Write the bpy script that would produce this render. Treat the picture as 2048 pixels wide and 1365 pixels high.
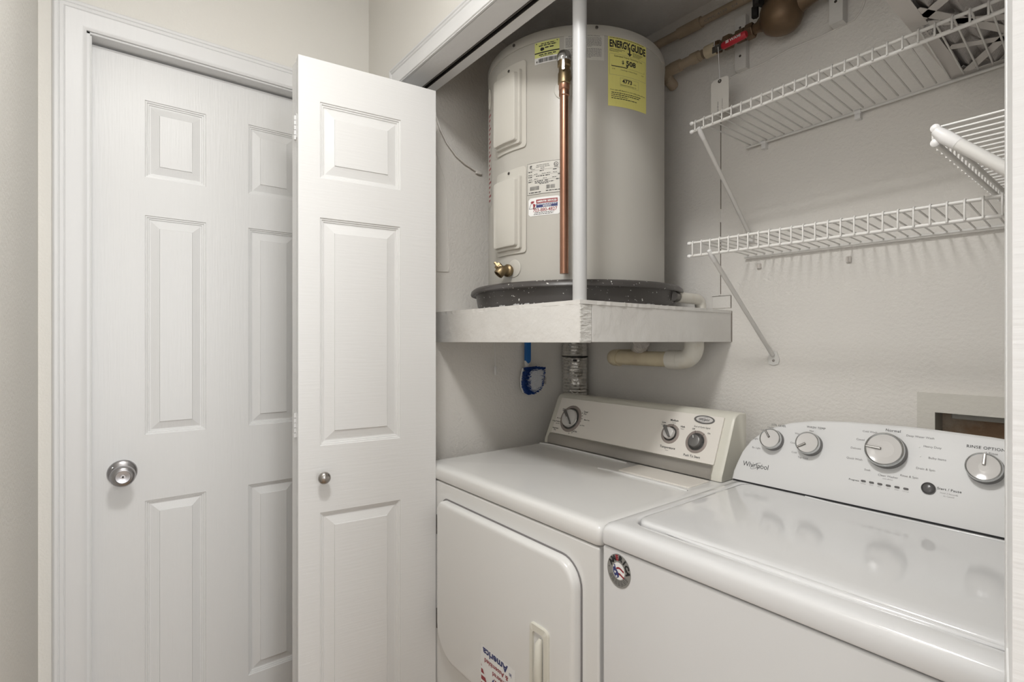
import bpy, bmesh, math, random
from math import sin, cos, pi, radians as R
from mathutils import Vector, Matrix
random.seed(7)
for o in list(bpy.data.objects): bpy.data.objects.remove(o)
SC = bpy.context.scene
COL = SC.collection

# ------------------------------------------------------------ camera
H = 1.263                                   # eye height, metres
cd = bpy.data.cameras.new('camera'); cam = bpy.data.objects.new('camera', cd); COL.objects.link(cam)
cam.location = (0, 0, H); cam.rotation_euler = (R(90), 0, R(51.797))
cd.sensor_width = 36; cd.lens = 36*1031.76/2048; cd.shift_y = 0.0003; cd.clip_start = .02
SC.camera = cam
# ------------------------------------------------------------ world, lamps, exposure
w = bpy.data.worlds.new('world'); SC.world = w; w.use_nodes = True
w.node_tree.nodes['Background'].inputs[0].default_value = (1, .985, .96, 1)
w.node_tree.nodes['Background'].inputs[1].default_value = .62
def area(name, loc, rot, size, power, color, sy=None):
    l = bpy.data.lights.new(name, 'AREA'); l.shape = 'RECTANGLE' if sy else 'DISK'; l.size = size
    if sy: l.size_y = sy
    l.energy = power; l.color = color
    o = bpy.data.objects.new(name, l); COL.objects.link(o); o.location = loc; o.rotation_euler = rot
    return o
# hall ceiling lamp (built below), unseen light from the hall's far end, added fill
area('hall_lamp_light', (-.45, .14, 2.37), (0, 0, 0), .26, 10.8, (1, .994, .98))
area('room_light', (2.6, .25, 1.45), (0, R(90), 0), 1.9, 29, (.98, .99, 1), .8)
area('closet_fill_light', (.6, -2.3, 1.6), (R(90), 0, 0), 1.6, 11.5, (.98, .99, 1), 1.3)  # unseen fill added behind the camera to brighten the closet, no known window
SC.view_settings.view_transform = 'Standard'; SC.view_settings.look = 'None'
SC.view_settings.exposure = .28; SC.view_settings.gamma = 1; SC.view_settings.use_curve_mapping = False

# ------------------------------------------------------------ materials
MATS = {}
def mat(name, col, rough=.5, metal=0, bump=None, coat=0, var=None, stretch=None, emit=0, specks=None, spec=.5, alpha=1, trans=0):
    m = bpy.data.materials.new(name); m.use_nodes = True; nt = m.node_tree; N = nt.nodes; L = nt.links
    b = N['Principled BSDF']
    b.inputs['Base Color'].default_value = (*col, 1); b.inputs['Roughness'].default_value = rough
    b.inputs['Metallic'].default_value = metal; b.inputs['Coat Weight'].default_value = coat
    b.inputs['Coat Roughness'].default_value = .06; b.inputs['Specular IOR Level'].default_value = spec
    b.inputs['Alpha'].default_value = alpha; b.inputs['Transmission Weight'].default_value = trans
    if emit:
        b.inputs['Emission Color'].default_value = (*col, 1); b.inputs['Emission Strength'].default_value = emit
    tc = N.new('ShaderNodeTexCoord'); mp = N.new('ShaderNodeMapping'); L.new(tc.outputs['Object'], mp.inputs[0])
    if stretch: mp.inputs['Scale'].default_value = stretch
    src = None
    if var:   # (scale, second colour, lo, hi)
        n = N.new('ShaderNodeTexNoise'); n.inputs['Scale'].default_value = var[0]; n.inputs['Detail'].default_value = 6
        L.new(mp.outputs[0], n.inputs[0])
        r = N.new('ShaderNodeMapRange'); r.inputs[1].default_value = var[2]; r.inputs[2].default_value = var[3]; L.new(n.outputs[0], r.inputs[0])
        x = N.new('ShaderNodeMix'); x.data_type = 'RGBA'; x.inputs[6].default_value = (*col, 1); x.inputs[7].default_value = (*var[1], 1)
        L.new(r.outputs[0], x.inputs[0]); src = x.outputs[2]
    if specks:  # (scale, threshold, colour)
        n = N.new('ShaderNodeTexNoise'); n.inputs['Scale'].default_value = specks[0]; n.inputs['Detail'].default_value = 3
        L.new(tc.outputs['Object'], n.inputs[0])
        r = N.new('ShaderNodeMapRange'); r.inputs[1].default_value = specks[1]; r.inputs[2].default_value = specks[1]+.02; L.new(n.outputs[0], r.inputs[0])
        x = N.new('ShaderNodeMix'); x.data_type = 'RGBA'; x.inputs[6].default_value = (*col, 1); x.inputs[7].default_value = (*specks[2], 1)
        if src: L.new(src, x.inputs[6])
        L.new(r.outputs[0], x.inputs[0]); src = x.outputs[2]
    if src: L.new(src, b.inputs['Base Color'])
    if bump:  # (scale, strength, distance)
        n = N.new('ShaderNodeTexNoise'); n.inputs['Scale'].default_value = bump[0]; n.inputs['Detail'].default_value = 4
        L.new(mp.outputs[0], n.inputs[0])
        u = N.new('ShaderNodeBump'); u.inputs['Strength'].default_value = bump[1]; u.inputs['Distance'].default_value = bump[2]
        L.new(n.outputs[0], u.inputs['Height']); L.new(u.outputs[0], b.inputs['Normal'])
    MATS[name] = m; return m
mat('hall_wall', (.80, .78, .735), .85, bump=(160, .35, .002))
mat('closet_wall', (.795, .765, .72), .8, bump=(120, .7, .003), var=(3, (.76, .735, .695), .35, .7))
mat('closet_ceiling', (.78, .76, .74), .85, bump=(120, .5, .003))
mat('hall_ceiling', (.85, .84, .81), .9)
mat('floor_wood', (.42, .30, .19), .4, stretch=(3, 40, 1), var=(4, (.30, .2, .12), .3, .7))
mat('trim_paint', (.77, .77, .77), .38, bump=(14, .25, .002), stretch=(6, 6, .6))
mat('door_paint', (.775, .775, .77), .36, bump=(22, .35, .0015), stretch=(9, 9, .5))
mat('door_rail_paint', (.79, .78, .765), .36, bump=(22, .35, .0015), stretch=(.5, .5, 9))
mat('bifold_paint', (.79, .79, .785), .36, bump=(22, .3, .0012), stretch=(.5, .5, 9))
mat('beam_paint', (.745, .73, .70), .5, bump=(34, .6, .004), var=(5, (.68, .655, .62), .4, .75), specks=(75, .755, (.33, .30, .27)))
mat('end_grain', (.70, .685, .65), .5, bump=(16, 1, .006), stretch=(1, 3, 9))
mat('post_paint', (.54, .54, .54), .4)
mat('nickel', (.46, .45, .46), .28, 1)
mat('knob_steel', (.42, .40, .38), .25, 1)
mat('chrome', (.62, .63, .63), .2, 1)
mat('dark_steel', (.16, .15, .14), .4, .9, bump=(90, .4, .002))
mat('white_enamel', (.735, .735, .735), .10, coat=.3)
mat('dryer_enamel', (.79, .785, .77), .22, coat=.4)
mat('bisque_plastic', (.72, .70, .62), .35)
mat('console_cream', (.83, .79, .73), .35)
mat('washer_console', (.74, .737, .73), .42, spec=.35)
mat('brushed_strip', (.46, .44, .41), .3, .85, bump=(300, .12, .001), stretch=(.1, 6, 6))
mat('tank_paint', (.50, .482, .44), .33, coat=.15, bump=(200, .08, .001))
mat('tank_panel', (.57, .55, .50), .4)
mat('pan_plastic', (.062, .056, .053), .36, specks=(130, .68, (.7, .69, .66)))
mat('copper', (.46, .255, .175), .33, 1, var=(12, (.27, .14, .095), .35, .7), stretch=(1, 1, .25))
mat('brass', (.27, .205, .12), .42, 1, bump=(150, .3, .001))
mat('old_bronze', (.13, .088, .052), .45, .5, bump=(40, .3, .002), var=(9, (.22, .14, .08), .4, .75))
mat('black_iron', (.018, .017, .016), .6)
mat('red_vinyl', (.50, .025, .04), .4)
mat('cpvc', (.45, .36, .265), .45, var=(14, (.36, .285, .2), .4, .7))
mat('pvc_white', (.74, .71, .64), .4, var=(16, (.62, .56, .46), .5, .8))
mat('pvc_yellowed', (.66, .58, .41), .4, var=(12, (.52, .43, .3), .45, .75))
mat('foil', (.80, .79, .77), .16, 1, bump=(55, 1, .006))
mat('clear_sleeve', (.6, .56, .52), .25, 0, bump=(90, 1, .01), stretch=(1, 1, .3))
mat('wire_white', (.72, .705, .675), .35)
mat('blue_plastic', (.01, .13, .42), .4)
mat('blue_bristle', (.01, .06, .28), .55)
mat('white_bristle', (.93, .94, .97), .5)
mat('white_plastic', (.78, .77, .76), .35)
mat('paper', (.80, .77, .72), .75)
mat('paper_white', (.84, .84, .83), .55)
mat('card_frame', (.62, .59, .56), .8)
mat('filter_media', (.56, .53, .51), .95, bump=(200, .8, .004))
mat('label_yellow', (.80, .75, .24), .5)
mat('label_lime', (.74, .76, .28), .5)
mat('label_grey', (.60, .585, .54), .45)
mat('ink', (.02, .02, .022), .6)
mat('ink_grey', (.22, .21, .21), .6)
mat('ink_light', (.42, .41, .405), .6)
mat('ink_red', (.30, .035, .045), .5)
mat('ink_blue', (.035, .045, .16), .5)
mat('decal_silver', (.36, .355, .34), .35, .5)
mat('knob_grey', (.20, .195, .19), .35, .4)
mat('ring_taupe', (.36, .31, .285), .4, .3)
mat('knob_face', (.64, .62, .60), .12)
mat('button_grey', (.11, .105, .105), .25)
mat('recess_rust', (.28, .18, .11), .8, bump=(50, 1, .01), var=(16, (.45, .37, .29), .42, .62))
mat('recess_grey', (.36, .345, .31), .7, bump=(70, .6, .004))
mat('lamp_glass', (1, .96, .9), .4, emit=1.6)
mat('outlet_frame', (.66, .635, .58), .7, bump=(60, .6, .003))
mat('crack', (.25, .22, .19), .9)

# ------------------------------------------------------------ mesh helpers
class G:
    def __init__(s): s.v = []; s.f = []
    def add(s, v, f):
        n = len(s.v); s.v += [tuple(p) for p in v]; s.f += [tuple(i+n for i in q) for q in f]; return s
    def box(s, x0, x1, y0, y1, z0, z1):
        return s.add([(x0,y0,z0),(x1,y0,z0),(x1,y1,z0),(x0,y1,z0),(x0,y0,z1),(x1,y0,z1),(x1,y1,z1),(x0,y1,z1)],
                     [(0,3,2,1),(4,5,6,7),(0,1,5,4),(1,2,6,5),(2,3,7,6),(3,0,4,7)])
    def loft(s, loops, cap0=True, cap1=True, closed=True):
        n = len(loops[0]); v = [p for l in loops for p in l]; f = []
        for i in range(len(loops)-1):
            for j in range(n if closed else n-1):
                k = (j+1) % n; f.append((i*n+j, i*n+k, (i+1)*n+k, (i+1)*n+j))
        if cap0: f.append(tuple(reversed(range(n))))
        if cap1: f.append(tuple((len(loops)-1)*n+j for j in range(n)))
        return s.add(v, f)
    def tube(s, pts, r, seg=10, cap=True):
        P = [Vector(p) for p in pts]; rs = r if isinstance(r, (list, tuple)) else [r]*len(P)
        loops = []; prev = None
        for i, p in enumerate(P):
            t = ((P[min(i+1, len(P)-1)]-p).normalized()+(p-P[max(i-1, 0)]).normalized()).normalized()
            if prev is None:
                a = Vector((0, 0, 1)) if abs(t.z) < .9 else Vector((1, 0, 0)); u = t.cross(a).normalized()
            else: u = (prev-t*prev.dot(t)).normalized()
            prev = u; q = t.cross(u)
            loops.append([p+(u*cos(2*pi*k/seg)+q*sin(2*pi*k/seg))*rs[i] for k in range(seg)])
        return s.loft(loops, cap, cap)
    def lathe(s, prof, o=(0,0,0), ax=(0,0,1), seg=32, a0=0, a1=2*pi, cap=True):
        ax = Vector(ax).normalized(); t = Vector((0,0,1)) if abs(ax.z) < .9 else Vector((1,0,0))
        u = ax.cross(t).normalized(); q = ax.cross(u); o = Vector(o)
        full = abs(a1-a0-2*pi) < 1e-6
        n = seg if full else seg+1
        loops = [[o+ax*h+(u*cos(a0+(a1-a0)*k/seg)+q*sin(a0+(a1-a0)*k/seg))*max(r, 1e-5) for k in range(n)] for r, h in prof]
        return s.loft(loops, full and cap, full and cap, full)
    def sphere(s, c, r, seg=16, sc=(1,1,1)):
        n = seg//2; loops = []
        for i in range(1, n):
            a = pi*i/n; loops.append([(c[0]+r*sc[0]*sin(a)*cos(2*pi*k/seg), c[1]+r*sc[1]*sin(a)*sin(2*pi*k/seg), c[2]-r*sc[2]*cos(a)) for k in range(seg)])
        return s.loft(loops)
    def prism(s, pts, f0, f1):   # pts 2D, f0/f1 map 2D -> 3D
        return s.loft([[f0(*p) for p in pts], [f1(*p) for p in pts]])
def rrect(x0, x1, y0, y1, r, n=6, rr=None):
    rr = rr or (r, r, r, r); P = []
    for cx, cy, a, q in ((x1-rr[0], y0+rr[0], -90, rr[0]), (x1-rr[1], y1-rr[1], 0, rr[1]), (x0+rr[2], y1-rr[2], 90, rr[2]), (x0+rr[3], y0+rr[3], 180, rr[3])):
        for k in range(n+1):
            t = R(a+90*k/n); P.append((cx+q*cos(t), cy+q*sin(t)))
    return P
def build(name, g, m, parent=None, smooth=None, bevel=None, local=False, solid=False):
    me = bpy.data.meshes.new(name)
    off = Vector((0,0,0))
    if parent is not None and not local:
        r = parent
        while r is not None: off += r.location; r = r.parent
    me.from_pydata([tuple(Vector(p)-off) for p in g.v], [], g.f)
    if not solid:
        bm = bmesh.new(); bm.from_mesh(me); bmesh.ops.recalc_face_normals(bm, faces=bm.faces)
        if bevel:
            es = [e for e in bm.edges if len(e.link_faces) == 2 and e.calc_face_angle(0) > R(40)]
            bmesh.ops.bevel(bm, geom=es, offset=bevel[0], segments=bevel[1], profile=.5, affect='EDGES', clamp_overlap=True)
        bm.to_mesh(me); bm.free()
    me.materials.append(MATS[m])
    if smooth or bevel:
        me.shade_smooth(); me.set_sharp_from_angle(angle=R(smooth or 35))
    o = bpy.data.objects.new(name, me); COL.objects.link(o)
    if parent is not None: o.parent = parent
    if name in ('lettering', 'paint_smear') or name.endswith('_print') or name.endswith('_lettering'): o['kind'] = 'stuff'
    if bevel:
        wn = o.modifiers.new('wn', 'WEIGHTED_NORMAL'); wn.keep_sharp = True
    return o
def thing(name, label, cat, loc=(0,0,0), rz=0, group=None):
    o = bpy.data.objects.new(name, None); COL.objects.link(o); o.location = loc; o.rotation_euler = (0,0,rz)
    o.empty_display_size = .05; o['label'] = label; o['category'] = cat
    if group: o['group'] = group
    return o
def tag(o, label, cat, group=None):
    o['label'] = label; o['category'] = cat
    if group: o['group'] = group
    return o
def struct(name, g, m, parent=None, **k):
    o = build(name, g, m, parent, **k); o['kind'] = 'structure'; return o
def dup(o, loc, parent):
    c = o.copy(); COL.objects.link(c); c.parent = parent; c.location = loc; return c

# lettering -> flat polygons
_TC = {}
def glyphs(txt, bold=0, shear=0, space=1):
    k = (txt, bold, shear, space)
    if k not in _TC:
        c = bpy.data.curves.new('t', 'FONT'); c.body = txt; c.size = 1; c.align_x = 'LEFT'; c.offset = bold; c.shear = shear
        c.space_character = space; c.resolution_u = 3; c.fill_mode = 'FRONT'
        o = bpy.data.objects.new('t', c); COL.objects.link(o)
        dg = bpy.context.evaluated_depsgraph_get(); me = bpy.data.meshes.new_from_object(o.evaluated_get(dg))
        v = [(p.co.x, p.co.y) for p in me.vertices]; f = [tuple(p.vertices) for p in me.polygons]
        bpy.data.objects.remove(o); bpy.data.curves.remove(c); bpy.data.meshes.remove(me)
        _TC[k] = (v, f)
    return _TC[k]
def text(g, S, txt, x, y, h, align='c', bold=0, shear=0, wide=1, rot=0, space=1, fit=None):
    """lay txt on surface S(a,b)->3D; h = cap height; (x, y) = centre of the line"""
    v, f = glyphs(txt, bold, shear, space)
    if not v: return
    x0 = min(p[0] for p in v); x1 = max(p[0] for p in v); k = h/.69
    wd = (x1-x0)*k*wide
    if fit: wide *= fit/wd; wd = fit
    ca, sa = cos(rot), sin(rot); out = []
    for a, b in v:
        u = (a-x0)*k*wide-(wd/2 if align == 'c' else 0 if align == 'l' else wd); t = b*k-h/2
        out.append(S(x+u*ca-t*sa, y+u*sa+t*ca))
    g.add(out, f)
def rect(g, S, x0, x1, y0, y1, nx=1):
    for i in range(nx):
        a = x0+(x1-x0)*i/nx; b = x0+(x1-x0)*(i+1)/nx
        g.add([S(a,y0), S(b,y0), S(b,y1), S(a,y1)], [(0,1,2,3)])
def words(g, S, x0, x1, y, h, frac=1, rnd=random):
    x = x0; e = x0+(x1-x0)*frac
    while x < e:
        l = rnd.uniform(1.5, 5)*h
        rect(g, S, x, min(x+l, e), y-h/2, y+h/2, 1); x += l+h*.8
def barcode(g, S, x0, x1, y0, y1, n):
    st = (x1-x0)/n; rn = random.Random(n)
    for i in range(n): rect(g, S, x0+i*st, x0+i*st+st*rn.uniform(.3, .75), y0, y1)
def frame2(g, S, x0, x1, y0, y1, t, n=10):
    rect(g, S, x0, x1, y0, y0+t, n); rect(g, S, x0, x1, y1-t, y1, n); rect(g, S, x0, x0+t, y0, y1); rect(g, S, x1-t, x1, y0, y1)
def surf(o, ex, ey, off=0):
    o = Vector(o); ex = Vector(ex); ey = Vector(ey); n = ex.cross(ey)
    return lambda a, b, d=0: tuple(o+ex*a+ey*b+n*(off+d))

# ------------------------------------------------------------ moulded doors
PROF = [(0,0),(.0012,-.0028),(.0045,-.0032),(.0057,-.006),(.009,-.0064),(.0102,-.0088),(.0135,-.009)]
def face_with_panels(name, W, z0, z1, panels, S, m, mrail, parent, slab_g, field=.035, depth=0):
    """front face split in cells around sunk panels; S(u,z,d) places a point, d = depth outwards"""
    us = sorted({0, W}|{p[0] for p in panels}|{p[1] for p in panels}); zs = sorted({z0, z1}|{p[2] for p in panels}|{p[3] for p in panels})
    for i in range(len(us)-1):
        for j in range(len(zs)-1):
            cu = (us[i]+us[i+1])/2; cz = (zs[j]+zs[j+1])/2
            if any(p[0] < cu < p[1] and p[2] < cz < p[3] for p in panels): continue
            slab_g.add([S(us[i], zs[j], 0), S(us[i+1], zs[j], 0), S(us[i+1], zs[j+1], 0), S(us[i], zs[j+1], 0)], [(0,1,2,3)])
def panel_mesh(p, S, field):
    g = G(); a, b, c, d = p
    prof = PROF+[(field, -.0028), (field+.0012, -.0005)]
    g.loft([[S(a+i, c+i, h), S(b-i, c+i, h), S(b-i, d-i, h), S(a+i, d-i, h)] for i, h in prof], cap0=False, cap1=True)
    return g

# ================================================================= SETTING
CEIL = 2.44; CC = 2.302
XE = -1.675            # end wall (with the hinged door)
YL = -.128             # hall wall behind the camera's left
YF = .70; YI = .80     # closet front wall, hall face and inner face
XL = -1.43; XR = .115; YB = 1.45   # closet
OL, OR, OH = -1.430, .042, 2.041  # opening
struct('floor', G().box(-2.2, 3, -2.6, 1.6, -.05, 0), 'floor_wood')
struct('ceiling', G().box(-2.2, 3, -2.6, YI, CEIL, CEIL+.05), 'hall_ceiling')
struct('ceiling_closet', G().box(XL-.08, XR+.08, YI, YB+.1, CC, CC+.05), 'closet_ceiling')
struct('wall_left', G().box(-1.9, -.40, YL-.1, YL, 0, CEIL), 'hall_wall')  # stops short so the added fill light reaches the closet
g = G(); DY0, DY1, DT = -.028, .582, 2.033     # door opening in end wall
g.box(XE-.12, XE, YL, DY0-.012, 0, CEIL); g.box(XE-.12, XE, DY1+.012, YF+.1, 0, CEIL); g.box(XE-.12, XE, DY0-.012, DY1+.012, DT+.012, CEIL)
struct('wall_end', g, 'hall_wall')
g = G(); g.box(XE, OL-.012, YF, YI, 0, CEIL); g.box(OR+.012, 3, YF, YI, 0, CEIL); g.box(OL-.012, OR+.012, YF, YI, OH+.012, CEIL)
struct('wall_front', g, 'hall_wall')
struct('wall_closet_left', G().box(XL-.08, XL, YI, YB+.1, 0, CC), 'closet_wall')
struct('wall_right', G().box(XR, XR+.08, YI, YB+.1, 0, CC), 'closet_wall')
# back wall with the hole for the outlet box
BX0, BX1, BZ0, BZ1 = -.318, -.06, .98, 1.106
g = G(); g.box(XL-.08, BX0, YB, YB+.1, 0, CC); g.box(BX1, XR+.08, YB, YB+.1, 0, CC)
g.box(BX0, BX1, YB, YB+.1, 0, BZ0); g.box(BX0, BX1, YB, YB+.1, BZ1, CC)
wb = struct('wall_back', g, 'closet_wall')
# painted-over drywall patches and seams on the closet walls
g = G(); g.box(-.836, -.829, YB-.0025, YB, 1.40, 2.05); g.box(-.856, -.797, YB-.003, YB, 1.362, 1.398)
struct('trim_1', g, 'closet_wall', bevel=(.001, 1))
g = G()
for (x, z0, z1, wd) in ((-.8292, 1.405, 1.62, .0011), (-.8285, 1.66, 2.03, .0009), (-.7965, 1.362, 1.398, .0012), (-.7945, 1.262, 1.352, .0014)): g.box(x, x+wd, YB-.0034, YB, z0, z1)
g.box(-.856, -.797, YB-.0034, YB, 1.3985, 1.3993)
struct('trim_6', g, 'crack')

# hall door casing (fluted) and jamb
def casing(name, path_fn, L, sx):
    pass
g = G()
fl = [(0,0),(0,.010),(.004,.014),(.010,.014),(.012,.012),(.014,.014),(.020,.014),(.022,.012),(.024,.014),(.030,.013),(.050,.011),(.056,.010),(.060,.008),(.064,.006),(.064,0)]
# left leg, head, right leg with mitred corners; outer edge first
iy0, iy1, iz = DY0-.010, DY1+.010, DT+.008
loops = []
for (sy, cy, cz) in ((-1, iy0, 0), (-1, iy0, iz), (1, iy1, iz), (1, iy1, 0)):
    loops.append([(XE+h, cy+sy*(.064-w_), cz+(.064-w_ if cz else 0)) for w_, h in fl])
g.loft(loops, closed=False, cap0=False, cap1=False)
struct('trim_2', g, 'trim_paint', smooth=20)
g = G()
g.box(XE-.11, XE, DY0-.012, DY0-.003, 0, DT+.012); g.box(XE-.11, XE, DY1+.003, DY1+.012, 0, DT+.012); g.box(XE-.11, XE, DY0-.012, DY1+.012, DT+.003, DT+.012)
g.box(XE-.028, XE-.0, DY0-.003, DY0+.0, 0, DT)
struct('trim_3', g, 'trim_paint', bevel=(.001, 1))
# hall door, six sunk panels
XD = -1.717; DWd = DY1-DY0
S = lambda u, z, d: (XD+d, DY0+u, z)
slab = G(); y_a, y_b, y_c, y_d = .083-DY0, .227-DY0, .338-DY0, .482-DY0
pans = [(a, b, c, d) for a, b in ((y_a, y_b), (y_c, y_d)) for c, d in ((1.71, 1.919), (1.008, 1.606), (.252, .829))]
face_with_panels('door', DWd, .01, 2.03, pans, S, 'door_paint', None, None, slab)
z0, z1 = .01, 2.03
slab.add([(XD, DY0, z0), (XD, DY1, z0), (XD, DY1, z1), (XD, DY0, z1), (XD-.034, DY0, z0), (XD-.034, DY1, z0), (XD-.034, DY1, z1), (XD-.034, DY0, z1)],
         [(4,5,6,7),(0,1,5,4),(1,2,6,5),(2,3,7,6),(3,0,4,7)])
dr = struct('door_1', slab, 'door_paint', solid=True)
for p in pans: build('panel', panel_mesh(p, S, .033), 'door_paint', dr)
kn = build('door_knob', G().lathe([(.033,0),(.033,.003),(.030,.007),(.020,.010),(.013,.012),(.012,.030),(.018,.036),(.0255,.044),(.0275,.052),(.026,.060),(.021,.0645),(.0165,.0655),(.0155,.0635),(.006,.0625),(.0055,.064),(.0025,.064),(.002,.061),(0,.061)],
      (XD, .034, .915), (1, 0, 0), 40), 'nickel', dr, smooth=40)
g = G()
for a in (-35, 145): g.lathe([(.0032,0),(.0032,.0095),(0,.0102)], (XD, .034+.0255*cos(R(a)), .915+.0255*sin(R(a))), (1,0,0), 10)
build('screw', g, 'chrome', kn, smooth=40)
build('keyhole', G().lathe([(.0022,0),(.0022,.0018),(0,.0018)], (XD+.0628, .034, .915), (1,0,0), 12), 'ink', kn)

# closet opening: jamb boards, casing, soffit strips, track
g = G()
g.box(OL-.012, OL, YF-.002, YI+.002, 0, OH+.012); g.box(OR, OR+.012, YF-.002, YI+.002, 0, OH+.012)
g.box(OL, OR, YF-.002, .760, OH, OH+.012); g.box(OL, OR, .771, YI+.004, OH-.002, OH+.012)
struct('trim_4', g, 'trim_paint', bevel=(.001, 1))
g = G(); loops = []
fl2 = [(0,0),(0,.009),(.003,.013),(.009,.014),(.011,.0115),(.014,.014),(.020,.015),(.022,.0125),(.025,.015),(.032,.0145),(.040,.011),(.052,.009),(.056,.009),(.058,.006),(.060,.006),(.060,0)]
for (sx, cx, cz) in ((-1, OL, 0), (-1, OL, OH), (1, OR, OH), (1, OR, 0)):
    loops.append([(cx+sx*(.060-w_), YF-h, cz+(.060-w_ if cz else 0)) for w_, h in fl2])
g.loft(loops, closed=False, cap0=False, cap1=False)
struct('trim_5', g, 'trim_paint', smooth=20)
g = G(); g.box(OL+.002, OR-.002, .760, .7612, OH-.003, OH+.010); g.box(OL+.002, OR-.002, .7698, .771, OH-.005, OH+.010); g.box(OL+.002, OR-.002, .760, .771, OH+.010, OH+.0115)
tag(build('bifold_track', g, 'dark_steel'), 'dark steel sliding door track set in the underside of the closet header', 'door track')

# ================================================================= BIFOLD DOORS
def bifold(name, label, A, B, side, group=None):
    """A near end, B track end of the room-facing leaf; side=+1: leaf body lies towards -x local"""
    A = Vector((*A, 0)); B = Vector((*B, 0)); d = (B-A); L = d.length; rz = math.atan2(-d.x, d.y)
    t = thing(name, label, 'door', (A.x, A.y, 0), rz, group)
    T = .030
    for li in range(2):
        x0 = 0 if li == 0 else -(T+.003)          # room-side face of this leaf; the hidden leaf folds back the other way
        ph = 0 if li == 0 else R(9.2)
        if li == 1: L -= .008
        S = lambda u, z, dd, x0=x0, ph=ph: (side*(x0+dd*cos(ph)-u*sin(ph)), u*cos(ph)+dd*sin(ph), z)
        sl = G(); z0, z1 = .012, 1.983-(.0 if li == 0 else .003)
        pans = [(.052, .266, 1.682, 1.876), (.052, .264, .995, 1.580), (.052, .264, .25, .824)]
        if li == 1: pans = []
        face_with_panels('leaf', L, z0, z1, pans, S, '', '', None, sl)
        P = [S(0,z0,0), S(L,z0,0), S(L,z1,0), S(0,z1,0), S(0,z0,-T), S(L,z0,-T), S(L,z1,-T), S(0,z1,-T)]
        sl.add(P, [(4,5,6,7),(0,1,5,4),(1,2,6,5),(2,3,7,6),(3,0,4,7)])
        leaf = build('leaf', sl, 'bifold_paint', t, local=True)
        for p in pans: build('panel', panel_mesh(p, S, .036), 'bifold_paint', leaf, local=True)
        if li == 0:
            build('knob', G().lathe([(.008,0),(.0065,.004),(.006,.012),(.011,.016),(.0145,.021),(.0155,.026),(.0135,.031),(.007,.034),(0,.0345)], S(.058, .918, 0), (side,0,0), 28), 'knob_steel', leaf, smooth=50, local=True)
            for zc in (1.81, 1.05, .30):
                g = G()
                for k in range(5): g.lathe([(.0042,0),(.0042,.011),(0,.011)], (side*(-T-.0018), -.002, zc-.032+k*.0125), (0,0,1), 10)
                g.box(min(side*-.02, side*-.038)-.004, max(side*-.02, side*-.038)+.004, -.0012, .0002, zc-.03, zc+.03)
                build('hinge', g, 'trim_paint', leaf, local=True, smooth=40)
    return t
bifold('bifold_door', 'white panelled bifold closet door folded open on the left with small round steel knob', (-1.3465, .3783), (-1.3005, .7448), 1)
bifold('bifold_door', 'white bifold closet door folded open at the right edge, seen nearly edge on', (-.0479, .356), (-.1035, .725), -1)

# ================================================================= PLATFORM AND POST
t = thing('heater_platform', 'white painted timber corner platform carrying the water heater and its pan', 'platform', (-.795, .815, 1.26))
build('front_beam', G().box(XL, -.797, .815, .853, 1.260, 1.346), 'beam_paint', t, bevel=(.0015, 2))
build('beam_end', G().box(-.7975, -.795, .816, .852, 1.261, 1.345), 'end_grain', t, bevel=(.0008, 1))
build('side_beam', G().box(-.833, -.795, .854, YB, 1.261, 1.346), 'beam_paint', t, bevel=(.0015, 2))
g = G(); n = 60; rn = random.Random(3)
# deck with a slightly ragged caulked edge
edge = [(XL+(-.7955-XL)*i/n, .8165-rn.uniform(0, .002)) for i in range(n+1)]+[(-.7945+rn.uniform(0, .002), .8165+(YB-.8165)*i/n) for i in range(1, n+1)]
poly = edge+[(XL, YB)]
g.loft([[(x, y, 1.3455) for x, y in poly], [(x, y, 1.3545) for x, y in poly]])
build('deck', g, 'beam_paint', t)
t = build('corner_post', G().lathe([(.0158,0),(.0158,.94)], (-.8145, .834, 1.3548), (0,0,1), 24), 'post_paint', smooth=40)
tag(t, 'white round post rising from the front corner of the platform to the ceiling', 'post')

# ================================================================= DRAIN PAN, WATER HEATER
CX, CY = -1.115, 1.12
pan = thing('drain_pan', 'dark grey round plastic drain pan with white paint specks under the water heater', 'pan', (CX, CY, 1.3548))
build('basin', G().lathe([(.29,.0008),(.293,.004),(.300,.046),(.3015,.0475),(.297,.0475),(.289,.006),(.0,.005)], (CX, CY, 1.3548), seg=96), 'pan_plastic', pan, smooth=30)
build('rim', G().lathe([(.300,.0475),(.308,.046),(.3135,.043),(.3155,.046),(.3135,.054),(.306,.0605),(.298,.0615),(.297,.0475)], (CX, CY, 1.3548), seg=96, cap=False), 'pan_plastic', pan, smooth=40)
rn = random.Random(11); g = G()
for i in range(90):   # smear of white paint along the pan foot
    a = R(rn.uniform(-150, 10)); a2 = a+R(rn.uniform(.6, 3)); z = 1.3555; h = rn.uniform(.0015, .006)
    g.add([(CX+.2945*cos(a), CY+.2945*sin(a), z), (CX+.2945*cos(a2), CY+.2945*sin(a2), z), (CX+.2958*cos(a2), CY+.2958*sin(a2), z+h), (CX+.2958*cos(a), CY+.2958*sin(a), z+h*.6)], [(0,1,2,3)])
build('paint_smear', g, 'post_paint', pan, solid=True)

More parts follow.
